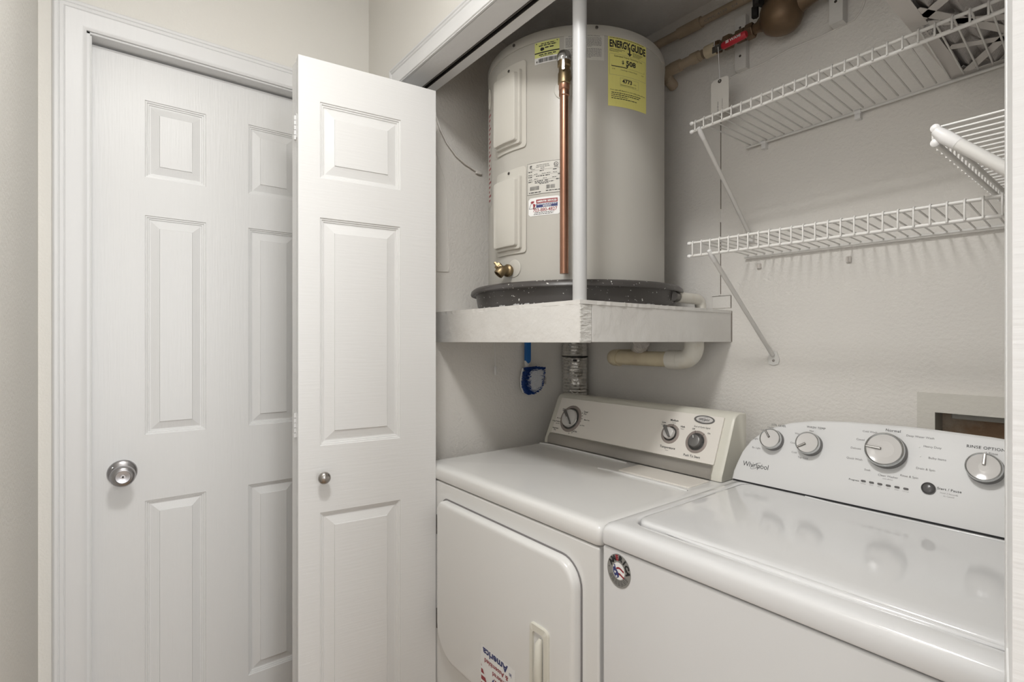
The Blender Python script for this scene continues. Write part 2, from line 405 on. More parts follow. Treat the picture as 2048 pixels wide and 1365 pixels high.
TZ = 1.3615; RT = .262
wh = thing('water_heater', 'beige round water heater tank with yellow energy label and brass fittings', 'water heater', (CX, CY, TZ))
build('tank', G().lathe([(.250,0),(.262,.004),(.262,.678),(.2605,.6795)], (CX, CY, TZ), seg=128), 'tank_paint', wh, smooth=30)
lid = build('lid', G().lathe([(.2635,.6785),(.2638,.6800),(.2638,.700),(.2615,.7055),(.256,.7085),(.0,.7085)], (CX, CY, TZ), seg=128), 'tank_paint', wh, smooth=30)
def CYL(th, z, d=0, r=RT):
    return (CX+(r+d)*cos(R(th)), CY+(r+d)*sin(R(th)), z)
for th, z, r in ((-82.8, 2.055, .2642), (-33, 2.058, .2642)):
    build('screw', G().lathe([(.0042,0),(.0042,.0015),(.002,.0022),(.0018,.0008),(0,.0008)], CYL(th, z, .0, r-.0004), (cos(R(th)), sin(R(th)), 0), 12), 'dark_steel', lid, smooth=40)
def acc(z0, z1, zs):
    """curved cover: thin flange with a raised box"""
    g = G()
    def loop(t0, t1, a, b, r, d):
        pts = rrect(t0, t1, a, b, r, 4); out = []
        for i in range(len(pts)):       # subdivide so the long sides follow the cylinder
            p = pts[i]; q = pts[(i+1) % len(pts)]
            m_ = 6 if abs(q[0]-p[0]) > .03 else 1
            for k in range(m_):
                out.append(CYL((p[0]+(q[0]-p[0])*k/m_)/RT*180/pi, p[1]+(q[1]-p[1])*k/m_, d))
        return out
    A0, A1 = R(-99.5)*RT, R(-73.6)*RT
    g.loft([loop(A0, A1, z0, z1, .010, .0004), loop(A0, A1, z0, z1, .010, .003), loop(A0+.001, A1-.001, z0+.001, z1-.001, .009, .004),
            loop(A0+.010, A1-.012, z0+.010, z1-.022, .006, .0045), loop(A0+.011, A1-.014, z0+.012, z1-.024, .006, .012),
            loop(A0+.012, A1-.020, z0+.018, z1-.030, .006, .0125), loop(A0+.013, A1-.024, z0+.020, z1-.032, .006, .021), loop(A0+.0145, A1-.026, z0+.022, z1-.034, .006, .022)], cap0=False)
    p = build('access_cover', g, 'tank_panel', wh, smooth=28)
    th = -86.6; build('screw', G().lathe([(.0038,0),(.0038,.0016),(.002,.0022),(.0016,.0008),(0,.0008)], CYL(th, zs, .0038), (cos(R(th)), sin(R(th)), 0), 12), 'dark_steel', p, smooth=40)
acc(1.774, 2.005, 1.992); acc(1.496, 1.725, 1.716)
def cs(th0, z0, d):   # surface in metres of arc (a) and height (b) starting at angle th0
    return lambda a, b, e=0: CYL(th0+a/RT*180/pi, z0+b, d+e)
# energy label
S0 = cs(-26.4, 1.8635, .0006); S1 = cs(-26.4, 1.8635, .0010); W, Hh = .1225, .178
g = G(); rect(g, S0, 0, W, 0, Hh, 12); el = build('energy_label', g, 'label_yellow', wh, solid=True, smooth=30)
g = G()
words(g, S1, .004, W-.006, Hh-.004, .0014, .96)
text(g, S1, 'ENERGY', .004, Hh-.0185, .0175, 'l', bold=.035, fit=.060)
text(g, S1, 'GUIDE', .0665, Hh-.0185, .0175, 'l', bold=.035, fit=.052)
rect(g, S1, .0605, .0645, Hh-.038, Hh-.02)
g.add([S1(.0545, Hh-.036), S1(.0705, Hh-.036), S1(.0625, Hh-.0435)], [(0,1,2)])
for i in range(3): words(g, S1, .004, .05, Hh-.0325-i*.0028, .0011, .95-.2*i)
for i in range(4): words(g, S1, .073, .112, Hh-.0325-i*.0028, .0011, .9-.1*i)
text(g, S1, 'Estimated Yearly Operating Cost', W/2, Hh-.049, .0042, fit=.088)
text(g, S1, '$', .042, Hh-.0625, .0085, bold=.02); text(g, S1, '508', .067, Hh-.0625, .0120, bold=.03, fit=.031)
rect(g, S1, .009, .055, Hh-.0765, Hh-.0745, 4); rect(g, S1, .055, W-.009, Hh-.0765, Hh-.0762, 4)
g.add([S1(.051, Hh-.0695), S1(.059, Hh-.0695), S1(.055, Hh-.0755)], [(0,1,2)])
rect(g, S1, .009, .0095, Hh-.0765, Hh-.071); rect(g, S1, W-.0095, W-.009, Hh-.0765, Hh-.071)
text(g, S1, '$ 450', .015, Hh-.0825, .0025); text(g, S1, 'Cost Range of Similar Models', W/2, Hh-.0825, .003); text(g, S1, '$ 565', W-.015, Hh-.0825, .0025)
text(g, S1, '4773', .055, Hh-.1105, .0098, bold=.03, fit=.030); text(g, S1, 'kWh', .080, Hh-.1135, .003)
text(g, S1, 'Estimated Yearly Energy Use', .06, Hh-.1205, .0029)
text(g, S1, 'Your cost will depend on your utility rates and use.', W/2, Hh-.136, .0034, fit=.112)
for i in range(4): words(g, S1, .009, .105, Hh-.143-i*.0048, .0018, (.95, .9, .5, .8)[i])
for y in (Hh-.1405,): pass
build('lettering', g, 'ink', el, solid=True)
g = G(); frame2(g, S1, .004, W-.004, Hh-.098, Hh-.044, .0004); frame2(g, S1, .034, .092, Hh-.1245, Hh-.103, .0004)
build('ruled_frame', g, 'ink_grey', el, solid=True)
# white warning label
S0 = cs(-51, 1.976, .0006); S1 = cs(-51, 1.976, .0010); W, Hh = .102, .066
g = G(); rect(g, S0, 0, W, 0, Hh, 10); l = build('warning_label', g, 'label_grey', wh, solid=True, smooth=30)
g = G(); text(g, S1, 'READ ALL INSTRUCTIONS BEFORE OPENING', W/2, Hh-.0045, .0024, bold=.02, fit=.08)
for i in range(17):
    if i != 8: words(g, S1, .004, W-.005, Hh-.0095-i*.0031, .0014, .98 if i not in (7, 16) else .7)
build('lettering', g, 'ink_grey', l, solid=True)
# lime label with barcode
S0 = cs(-68.2, 1.981, .0006); S1 = cs(-68.2, 1.981, .0010); W, Hh = .067, .056
g = G(); rect(g, S0, 0, W, .0165, Hh, 8); l = build('service_label', g, 'label_lime', wh, solid=True, smooth=30)
g = G(); rect(g, S0, 0, W, 0, .0165, 8); build('barcode_strip', g, 'paper_white', l, solid=True)
g = G(); barcode(g, S1, .011, .063, .003, .013, 34); rect(g, S1, 0, W, .0265, .0295, 8)
words(g, S1, .018, .056, .050, .0022); words(g, S1, .012, .060, .0455, .0026); words(g, S1, .029, .052, .039, .003); words(g, S1, .012, .058, .0225, .0026); words(g, S1, .016, .05, .0185, .0015)
for x in (.004, .060): g.add([S1(x, .051), S1(x+.004, .0525), S1(x, .0545)], [(0,1,2)])
g.lathe([(.0045,0),(.0045,.0004),(0,.0004)], S1(.0205, .0365), (cos(R(-64)), sin(R(-64)), 0), 12); rect(g, S1, .0225, .0265, .0335, .0395)
text(g, S1, '4', .006, .006, .006, bold=.02)
build('lettering', g, 'ink', l, solid=True)
# rating plate
S1 = cs(-73, 1.645, .0008); W, Hh = .105, .082
g = G(); rect(g, cs(-73, 1.645, .0005), 0, W, 0, Hh, 8); l = build('rating_plate', g, 'label_grey', wh, solid=True, smooth=30)
g = G(); frame2(g, S1, 0, W, 0, Hh, .0006)
for y in (.062, .049, .036): rect(g, S1, .001, W, y, y+.0003, 8)
for k, (y, xs) in enumerate(((.0655, (.012, .038, .075)), (.0595, (.003, .036, .072)), (.052, (.003, .02, .042, .055, .072)), (.0462, (.003, .026, .038, .052, .085)), (.0395, (.004, .02, .045, .07)), (.0335, (.003, .022, .034, .05, .08)))):
    for x in xs: words(g, S1, x, x+.011, y, .0012 if k % 2 == 0 else .002)
text(g, S1, 'ELECTRIC STORAGE', .044, .0745, .0026); text(g, S1, 'TANK WATER HEATER', .044, .0700, .0026)
words(g, S1, .022, .075, .0295, .0018); words(g, S1, .035, .06, .0262, .0016)
barcode(g, S1, .008, .034, .011, .021, 16); barcode(g, S1, .054, .078, .011, .021, 13); words(g, S1, .005, .04, .005, .0022); words(g, S1, .053, .098, .0065, .0020)
for x, r in ((.011, .0045), (.080, .0058)):
    n_ = 18
    for i in range(n_):
        a, b = 2*pi*i/n_, 2*pi*(i+1)/n_
        if x < .05 and (i < 2 or i > 15): continue
        g.add([S1(x+r*cos(a), .072+r*sin(a)), S1(x+r*cos(b), .072+r*sin(b)), S1(x+(r-.0011)*cos(b), .072+(r-.0011)*sin(b)), S1(x+(r-.0011)*cos(a), .072+(r-.0011)*sin(a))], [(0,1,2,3)])
text(g, S1, 'UL', .080, .072, .0045, bold=.02); text(g, S1, 'P', .0112, .072, .0050, bold=.04)
build('lettering', g, 'ink', l, solid=True)
# service sticker
S0 = cs(-72.3, 1.589, .0006); S1 = cs(-72.3, 1.589, .0010); W, Hh = .088, .047
g = G(); pts = rrect(0, W, 0, Hh, .005, 4); m_ = [S0(*p) for p in pts]
for i in range(8): pass
# rounded sticker as a fan of vertical strips following the tank
N_ = 16
for i in range(N_):
    a, b = W*i/N_, W*(i+1)/N_
    def hh(x):
        e = min(x, W-x); return 0 if e > .005 else .005-math.sqrt(max(0, .005**2-(.005-e)**2))
    g.add([S0(a, hh(a)), S0(b, hh(b)), S0(b, Hh-hh(b)), S0(a, Hh-hh(a))], [(0,1,2,3)])
l = build('phone_sticker', g, 'paper_white', wh, solid=True, smooth=30)
g = G(); rect(g, S1, .023, .081, .0315, .0415, 8)
text(g, S1, '703-880-4827', .047, .0145, .0085, bold=.012, fit=.066)
g.add([S1(.006,.036), S1(.010,.039), S1(.017,.0385), S1(.0175,.036), S1(.013,.0325), S1(.009,.033)], [(0,1,2,3,4,5)])
g.add([S1(.013,.0305), S1(.016,.032), S1(.0215,.029), S1(.019,.0235), S1(.0135,.0185), S1(.0145,.026)], [(0,1,2,3,4,5)])
build('red_print', g, 'ink_red', l, solid=True)
g = G(); rect(g, S1, .023, .081, .0205, .030, 8)
build('blue_print', g, 'ink_blue', l, solid=True)
S2 = cs(-72.3, 1.589, .0013)
g = G(); text(g, S2, 'AMERITEK SERVICES', .052, .0363, .0046, bold=.03, fit=.053); words(g, S2, .026, .078, .0280, .0014); words(g, S2, .042, .064, .0252, .0014); words(g, S2, .042, .064, .0225, .0014)
build('white_print', g, 'paper_white', l, solid=True)
g = G(); words(g, S1, .018, .072, .0078, .0015); words(g, S1, .016, .070, .0038, .0015)
for p, q in (((.002,.0195),(.0085,.033)),((.002,.0195),(.0215,.0195)),((.017,.0245),(.022,.0195))):
    d = Vector((q[0]-p[0], q[1]-p[1])).normalized()*.0005; g.add([S1(p[0]-d.y, p[1]+d.x), S1(q[0]-d.y, q[1]+d.x), S1(q[0]+d.y, q[1]-d.x), S1(p[0]+d.y, p[1]-d.x)], [(0,1,2,3)])
build('small_print', g, 'ink', l, solid=True)
# side label seen on edge, with red print, and oval grommet
S0 = cs(-124, 1.655, .0006); S1 = cs(-124, 1.655, .0010)
g = G(); rect(g, S0, 0, .060, 0, .275, 8); l = build('side_label', g, 'label_grey', wh, solid=True, smooth=30)
g = G()
for i in range(20): rect(g, S1, .034, .058-.006*((i*7) % 3), .262-i*.013, .268-i*.013, 2)
build('red_print', g, 'ink_red', l, solid=True)
g = G(); g.loft([[CYL((R(-112.5)*RT+.010*cos(a)*s)/RT*180/pi, 1.965+.030*sin(a)*s, d) for a in [2*pi*k/20 for k in range(20)]] for s, d in ((1, .0004), (1, .004), (.9, .0055), (.65, .0055), (.6, .002))], cap0=False)
build('grommet', g, 'tank_panel', wh, smooth=40)
# relief valve and copper discharge pipe
th = -50.0; ra = Vector((cos(R(th)), sin(R(th)), 0)); P0 = Vector(CYL(th, 1.945))
rv = build('relief_valve', G().lathe([(.0085,-.05),(.0085,.0),(.015,.001),(.015,.0),(.015,.030),(.0115,.034),(.0115,.038)], P0+ra*.0+Vector((0,0,-.012)), ra, 20), 'brass', wh, smooth=35)
VP = P0+ra*.040
build('valve_body', G().lathe([(.0125,-.050),(.0155,-.046),(.0155,-.022),(.0135,-.018),(.0135,-.006),(.0165,-.003),(.0165,.010)], VP, (0,0,1), 20), 'brass', rv, smooth=35)
g = G(); g.lathe([(.017,.008),(.0185,.012),(.0185,.022),(.015,.030),(.008,.0345),(0,.0355)], VP, (0,0,1), 24); build('valve_cap', g, 'chrome', rv, smooth=40)
fa = Vector((-.0, -1, 0)); sd = ra.cross(Vector((0,0,1)))
g = G(); a = VP+ra*.0195
for (z0, z1, hw) in ((-.020, .012, .0028),):
    pts = [a-sd*hw+Vector((0,0,z0)), a+sd*hw+Vector((0,0,z0)), a+sd*hw+Vector((0,0,z1)), a-sd*hw+Vector((0,0,z1))]
    g.loft([pts, [p+ra*.0016 for p in pts]])
build('valve_lever', g, 'chrome', rv)
build('escutcheon', G().lathe([(.026,.0002),(.025,.002),(.018,.003),(0,.003)], CYL(th-1, 1.905), ra, 28), 'tank_panel', wh, smooth=40)
build('discharge_pipe', G().lathe([(.0093,-.515),(.0108,-.515),(.0108,-.078),(.0128,-.076),(.0128,-.064),(.0120,-.062),(.0135,-.060),(.0135,-.048)], VP, (0,0,1), 24), 'copper', wh, smooth=40)
# drain valve
th = -86; ra = Vector((cos(R(th)), sin(R(th)), 0)); P0 = Vector(CYL(th, 1.453)); sd = Vector((-1, 0, 0)); up = Vector((0,0,1))
dv = build('drain_valve', G().lathe([(.011,-.02),(.0145,.006),(.017,.008),(.017,.014),(.0125,.018),(.012,.034)], P0, ra, 20), 'brass', wh, smooth=35)
q = P0+ra*.030
build('hose_outlet', G().lathe([(.011,-.004),(.0135,.0),(.0135,.016),(.0125,.018),(.0095,.018),(.0090,.004),(0,.004)], q, (ra*.62+sd*.25-up*.70).normalized(), 20), 'brass', dv, smooth=35)
g = G(); g.lathe([(.009,0),(.009,.012),(.0105,.013),(.0105,.020),(.004,.021),(.004,.031),(0,.031)], q, (ra*.3+sd*.62+up*.62).normalized(), 6); build('valve_stem', g, 'brass', dv, smooth=30)
build('escutcheon', G().lathe([(.024,.0002),(.023,.0015),(.012,.003),(0,.003)], CYL(th+3, 1.458), (cos(R(th+3)), sin(R(th+3)), 0), 28), 'tank_panel', wh, smooth=40)

# ================================================================= PIPES ROUND THE PLATFORM
t = thing('drain_pipe', 'white pvc pipe elbowing from the pan down through the platform', 'pipe', (-.85, 1.33, 1.21))
build('pan_outlet', G().tube([(-.828, 1.205, 1.386), (-.842, 1.245, 1.386)], .0135, 20), 'dark_steel', t, smooth=40)
arc = lambda c, r, a0, a1, u, v, n=8: [tuple(Vector(c)+Vector(u)*r*cos(R(a0+(a1-a0)*k/n))+Vector(v)*r*sin(R(a0+(a1-a0)*k/n)) for k in range(n+1))] if 0 else [tuple(Vector(c)+Vector(u)*r*cos(R(a0+(a1-a0)*k/n))+Vector(v)*r*sin(R(a0+(a1-a0)*k/n))) for k in range(n+1)]
build('upper_elbow', G().tube([(-.842, 1.245, 1.386), (-.848, 1.30, 1.386)]+arc((-.85, 1.355, 1.366), .02, 90, 0, (0,1,0), (0,0,1), 6)+[(-.85, 1.375, 1.348)], .0155, 20), 'pvc_white', t, smooth=40)
build('riser', G().tube([(-.852, 1.345, 1.352), (-.852, 1.345, 1.25)], .021, 24), 'pvc_white', t, smooth=40)
el_ = build('lower_elbow', G().tube([(-.852, 1.345, 1.262)]+arc((-.892, 1.345, 1.248), .040, 0, -90, (1,0,0), (0,0,1), 10)+[(-.912, 1.345, 1.208)], .0275, 24), 'pvc_white', t, smooth=40)
build('collar', G().tube([(-.900, 1.345, 1.208), (-.938, 1.345, 1.208)], .0285, 24), 'pvc_white', t, smooth=40)
build('cross_pipe', G().tube([(-.93, 1.345, 1.208), (-1.135, 1.345, 1.208)], .0235, 24), 'pvc_yellowed', t, smooth=40)
build('end_elbow', G().tube([(-1.128, 1.345, 1.208)]+arc((-1.136, 1.372, 1.208), .027, -90, -180, (1,0,0), (0,1,0), 8)+[(-1.163, 1.40, 1.208), (-1.163, 1.449, 1.208)], .0275, 24), 'pvc_yellowed', t, smooth=40)
rn = random.Random(5)
P = [(-1.02, 1.32, 1.262), (-1.035, 1.335, 1.25), (-1.06, 1.36, 1.238), (-1.09, 1.39, 1.234), (-1.12, 1.449, 1.232)]
tag(build('wrapped_pipe', G().tube(P, [.026, .025, .024, .023, .022], 20), 'clear_sleeve', smooth=40), 'short plastic wrapped pipe poking down behind the yellowed drain pipe', 'pipe')
# foil dryer duct
t = thing('foil_duct', 'crinkled silver foil dryer duct rising in the corner behind the dryer', 'duct', (-1.378, 1.385, .5))
prof = []; z = 0
while z < .80:
    prof += [(.0435+rn.uniform(-.001, .001), z), (.0475+rn.uniform(-.0012, .0012), z+.0055)]; z += .012
build('duct_hose', G().lathe(prof, (-1.378, 1.385, .46), (0,0,1), 36), 'foil', t, smooth=25)
build('clamp', G().lathe([(.0475,0),(.0492,.0005),(.0492,.003),(.0475,.0035)], (-1.378, 1.385, 1.205), (.04, 0, 1), 32), 'black_iron', t)
build('clamp_tail', G().tube([(-1.378+.046, 1.37, 1.207), (-1.31, 1.365, 1.2075)], .0012, 6), 'black_iron', t)
build('clamp_screw', G().lathe([(.004,0),(.004,.012),(0,.012)], (-1.345, 1.345, 1.193), (1,.2,0), 8), 'black_iron', t)

# ================================================================= THINGS ON THE LEFT CLOSET WALL
t = thing('scrub_brush', 'blue and white scrub brush hanging head down under the platform', 'brush', (XL, 1.18, 1.17))
X = XL+.012
S = lambda y, z, d: (X+d, y, z)
hp = [(1.168, 1.262), (1.190, 1.262), (1.190, 1.195), (1.187, 1.188), (1.178, 1.183), (1.168, 1.193)]
build('handle_grip', G().prism(hp, lambda y, z: S(y, z, .003), lambda y, z: S(y, z, .017)), 'blue_plastic', t, bevel=(.003, 2))
np_ = [(1.167, 1.195), (1.186, 1.187), (1.177, 1.170), (1.181, 1.162), (1.168, 1.162), (1.170, 1.172)]
build('neck', G().prism(np_, lambda y, z: S(y, z, .004), lambda y, z: S(y, z, .014)), 'white_plastic', t, bevel=(.002, 2))
hd = [(1.160, 1.168), (1.205, 1.170), (1.243, 1.166), (1.240, 1.135), (1.234, 1.108), (1.224, 1.092), (1.205, 1.082), (1.180, 1.078), (1.163, 1.080), (1.152, 1.102), (1.150, 1.13)]
build('head_plate', G().prism(hd, lambda y, z: S(y, z, .0), lambda y, z: S(y, z, .009)), 'white_plastic', t, bevel=(.002, 2))
cy_, cz_ = 1.198, 1.124
def inside(p, poly):
    c = False; j = len(poly)-1
    for i in range(len(poly)):
        if (poly[i][1] > p[1]) != (poly[j][1] > p[1]) and p[0] < (poly[j][0]-poly[i][0])*(p[1]-poly[i][1])/(poly[j][1]-poly[i][1])+poly[i][0]: c = not c
        j = i
    return c
gb, gw = G(), G(); inner = [(cy_+.008+(a-cy_)*.66, cz_+(b-cz_)*.78) for a, b in hd]
rn = random.Random(2)
for i in range(2600):
    y = rn.uniform(1.145, 1.246); z = rn.uniform(1.074, 1.172)
    if not inside((y, z), hd): continue
    blue = not inside((y+rn.uniform(-.006, .006), z+rn.uniform(-.006, .006)), inner); g = gb if blue else gw
    k = 1.10 if blue else 1.02; l = .020+rn.uniform(0, .004)
    tip = Vector(S(cy_+(y-cy_)*k, cz_+(z-cz_)*k, .009+l)); base = Vector(S(y, z, .008)); o = Vector((0, .0007, 0)); o2 = Vector((0, 0, .0007))
    g.add([base-o-o2, base+o-o2, base+o2, tip-o-o2, tip+o-o2, tip+o2], [(0,1,4,3),(1,2,5,4),(2,0,3,5),(3,4,5)])
o = build('bristles', gb, 'blue_bristle', t, solid=True); o['kind'] = 'stuff'
o = build('bristles', gw, 'white_bristle', t, solid=True); o['kind'] = 'stuff'
build('bristle_pad', G().prism([(cy_+(a-cy_)*.70, cz_+(b-cz_)*.74) for a, b in hd], lambda y, z: S(y, z, .008), lambda y, z: S(y, z, .025)), 'white_bristle', t)
tag(build('wall_hook', G().lathe([(.011,0),(.011,.003),(.006,.006),(.004,.012),(0,.013)], (XL, 1.272, 1.118), (1,0,0), 16).box(XL, XL+.002, 1.262, 1.286, 1.104, 1.130), 'clear_sleeve', smooth=40), 'small translucent adhesive hook on the wall beside the scrub brush', 'hook')
t = thing('pull_cord', 'thin white cord hanging below the platform left of the scrub brush', 'cord', (XL+.02, 1.04, 1.15))
build('cord', G().tube([(XL+.02, 1.035, 1.262), (XL+.018, 1.038, 1.20), (XL+.017, 1.040, 1.178)], .0012, 6), 'white_plastic', t)
build('tassel', G().lathe([(.003,0),(.005,.002),(.005,.028),(.002,.032)], (XL+.017, 1.040, 1.148), (0,0,1), 10), 'white_plastic', t, smooth=40)
t = thing('wall_cable', 'thin white cable curving down the left closet wall to a small clip', 'cable', (XL, .83, 1.95))
build('wire', G().tube([(XL+.006, .806, 2.02), (XL+.006, .818, 1.97), (XL+.006, .832, 1.935), (XL+.006, .856, 1.898), (XL+.006, .890, 1.865), (XL+.006, .925, 1.846), (XL+.006, .975, 1.829)], .0034, 8), 'closet_wall', t, smooth=50)
build('clip', G().box(XL, XL+.010, .968, .990, 1.822, 1.834), 'closet_wall', t, bevel=(.002, 2))
tag(build('wall_cable', G().tube([(XL+.0015, .812, 1.88), (XL+.0015, .852, 1.78), (XL+.0015, .858, 1.717), (XL+.0015, .862, 1.60), (XL+.0015, .868, 1.52), (XL+.0015, .864, 1.487), (XL+.0015, .810, 1.484)], .0017, 6), 'closet_wall', smooth=50),  # tube standing in for a paint crack along a wall patch
    'thin painted ridge standing in for a paint crack on the left closet wall beside the bifold door', 'cable')

# ================================================================= PIPES AND METER ON THE BACK WALL
t = thing('supply_pipe', 'tan supply pipe with elbow entering the wall right of the heater', 'pipe', (-.96, 1.39, 2.11))
build('elbow', G().tube([(-.992, 1.449, 2.092), (-.990, 1.42, 2.100)]+arc((-.966, 1.412, 2.113), .024, 180, 90, (1,0,0), (0,-1,0), 6)+[(-.945, 1.388, 2.113)], .0165, 18), 'cpvc', t, smooth=40)
build('coupling', G().tube([(-.958, 1.388, 2.113), (-.925, 1.388, 2.113)], .018, 18), 'cpvc', t, smooth=40)
build('pipe_run', G().tube([(-.93, 1.388, 2.113), (-.85, 1.388, 2.113)], .0135, 18), 'cpvc', t, smooth=40)
build('coupling', G().tube([(-.888, 1.388, 2.113), (-.862, 1.388, 2.113)], .0165, 18), 'cpvc', t, smooth=40)
build('adapter', G().tube([(-.840, 1.388, 2.113), (-.806, 1.388, 2.113)], .0178, 18), 'pvc_yellowed', t, smooth=40)
t = thing('shutoff_valve', 'dark shutoff valve with red vinyl lever beside the water meter', 'valve', (-.78, 1.388, 2.113))
build('valve_body', G().lathe([(.018,0),(.018,.012),(.013,.014),(.013,.022),(.020,.028),(.020,.046),(.013,.052),(.013,.062),(.018,.064),(.018,.088)], (-.808, 1.388, 2.113), (1,0,0), 8), 'old_bronze', t, smooth=30)
g = G(); g.lathe([(.007,0),(.007,.014),(.011,.015),(.011,.019),(.005,.020),(.005,.024),(0,.024)], (-.785, 1.372, 2.100), (0,-.85,-.5), 6); build('lever_nut', g, 'dark_steel', t, smooth=30)
lev = build('lever', G().box(-.800, -.758, 1.352, 1.355, 2.080, 2.098), 'dark_steel', t, bevel=(.0008, 1))
gr = build('grip', G().tube([(-.770, 1.353, 2.0875), (-.766, 1.353, 2.0875), (-.704, 1.353, 2.0905), (-.700, 1.353, 2.0905)], [.007, .0098, .0098, .008], 16), 'red_vinyl', lev, smooth=40)
g = G(); S1 = surf((-.735, 1.343, 2.089), (1,0,.03), (0,0,1), .0003); text(g, S1, 'WAMI', .008, 0, .0072, bold=.02, wide=1.1); rect(g, S1, -.019, -.010, -.0035, -.0005); rect(g, S1, -.019, -.010, .0008, .0035)
build('lettering', g, 'paper_white', lev, solid=True)
build('wire_seal', G().tube([(-.812, 1.366, 2.126), (-.797, 1.360, 2.120), (-.797, 1.358, 2.092), (-.785, 1.360, 2.086)], .0012, 6), 'paper_white', t)
t = thing('water_meter', 'brown bronze water meter with round bowl mounted high on the back wall', 'meter', (-.62, 1.38, 2.12))
build('bowl', G().lathe([(.0,-.056),(.018,-.055),(.036,-.047),(.047,-.034),(.052,-.016),(.053,.0),(.050,.014),(.044,.022),(.044,.040),(.0,.040)], (-.622, 1.385, 2.124), (.12, -.05, 1), 32), 'old_bronze', t, smooth=45)
g = G(); g.tube([(-.700, 1.388, 2.113), (-.685, 1.388, 2.114), (-.665, 1.387, 2.117), (-.64, 1.386, 2.12)], [.0125, .014, .024, .036], 18)
g.tube([(-.49, 1.388, 2.128), (-.53, 1.388, 2.128), (-.565, 1.387, 2.126), (-.60, 1.386, 2.124)], [.012, .014, .021, .036], 18)
build('neck', g, 'old_bronze', t, smooth=45)
g = G(); g.lathe([(.019,0),(.0205,.002),(.0205,.020),(.019,.022)], (-.718, 1.388, 2.113), (1,0,0), 6); build('union_nut', g, 'old_bronze', t, smooth=20)
g = G(); g.lathe([(.018,0),(.0195,.002),(.0195,.018),(.018,.02)], (-.512, 1.388, 2.128), (1,0,0), 6)
build('union_nut', g, 'old_bronze', t, smooth=20)
g = G(); g.lathe([(.030,0),(.048,.002),(.048,.012),(.044,.014),(.044,.05),(0,.05)], (-.640, 1.380, 2.162), (.12,-.05,1), 12)
for k in range(6):
    a = 2*pi*k/6; g.lathe([(.009,0),(.009,.028),(0,.028)], (-.640+.050*cos(a), 1.380+.050*sin(a), 2.146+.006*cos(a)), (0,0,1), 6)
build('register', g, 'black_iron', t, smooth=20)
build('outlet_pipe', G().tube([(-.50, 1.388, 2.128), (-.40, 1.388, 2.13), (-.36, 1.395, 2.15), (-.34, 1.40, 2.30)], .0115, 14), 'old_bronze', t, smooth=45)
# paper tag
t = thing('paper_tag', 'white paper tag hanging by string from the shutoff valve', 'tag', (-.79, 1.36, 2.01))
build('string', G().tube([(-.780, 1.350, 2.090), (-.778, 1.351, 2.04), (-.7765, 1.3525, 1.992)], .0010, 6), 'paper_white', t)
tp = [(-.803, 1.902), (-.750, 1.902), (-.750, 1.994), (-.758, 2.001), (-.795, 2.001), (-.803, 1.994)]
build('card', G().prism(tp, lambda x, z: (x, 1.3525, z), lambda x, z: (x, 1.3535, z)), 'paper', t)
build('eyelet', G().lathe([(.0022,.0),(.0022,.0012),(.0052,.0012),(.0056,.0)], (-.7765, 1.3525, 1.993), (0,-1,0), 16), 'knob_steel', t)
g = G(); S1 = surf((-.790, 1.352, 1.94), (0,0,1), (-1,0,0), 0)
S1 = lambda a, b: (-.777-b, 1.3520, 1.925+a)
text(g, S1, 'Water Meter Disconnected', -.005, -.008, .0022, fit=.042); text(g, S1, 'Main Shut Off Valve', -.008, .005, .0026, fit=.040, bold=.02)
build('lettering', g, 'ink_grey', t, solid=True)
# ceiling pipe
t = thing('ceiling_pipe', 'tan plastic pipe running along the back wall just below the closet ceiling', 'pipe', (-.9, 1.42, 2.235))
build('pipe_run', G().tube([(-1.36, 1.422, 2.240), (-.34, 1.422, 2.228)], .0125, 18), 'cpvc', t, smooth=40)
build('coupling', G().tube([(-.955, 1.422, 2.2352), (-.875, 1.422, 2.2343)], .0165, 18), 'cpvc', t, smooth=40)
g = G(); S1 = lambda a, b: (-.76+a, 1.422-.0127*cos(R(-35)+b/.0125)-.0, 2.2325+.0127*sin(R(-35)+b/.0125))
text(g, S1, 'CPVC 4120   3/4   100 PSI', -.02, 0, .0065, fit=.16)
build('lettering', g, 'ink_grey', t, solid=True)
# wood blocks
def block(x0, x1, z0, z1, d, lab):
    b = build('wood_block', G().box(x0, x1, YB-d, YB, z0, z1), 'beam_paint', bevel=(.0015, 2))
    for zz in ((z1-z0)*.25, (z1-z0)*.78):
        build('nail_head', G().lathe([(.0035,0),(.0035,.0008),(0,.0008)], ((x0+x1)/2, YB-d, z0+zz), (0,-1,0), 10), 'dark_steel', b, solid=True)
    tag(b, lab, 'wood block', 'painted wood blocks behind the water meter piping')
block(-.774, -.741, 2.043, 2.196, .022, 'white painted wood block behind the red lever of the shutoff valve')
block(-.523, -.492, 2.052, 2.26, .032, 'white painted wood block right of the water meter bowl')
g = G().tube([(-.846, YB-.001, 2.036), (-.78, YB-.001, 2.044), (-.70, YB-.001, 2.043), (-.63, YB-.001, 2.052), (-.55, YB-.001, 2.050), (-.478, YB-.001, 2.056), (-.462, YB-.001, 2.072), (-.43, YB-.001, 2.16), (-.415, YB-.001, 2.28)], .0026, 8)
tag(build('wall_cable', g, 'closet_wall', smooth=50), 'thin painted cable running under the water meter and up the back wall', 'cable')

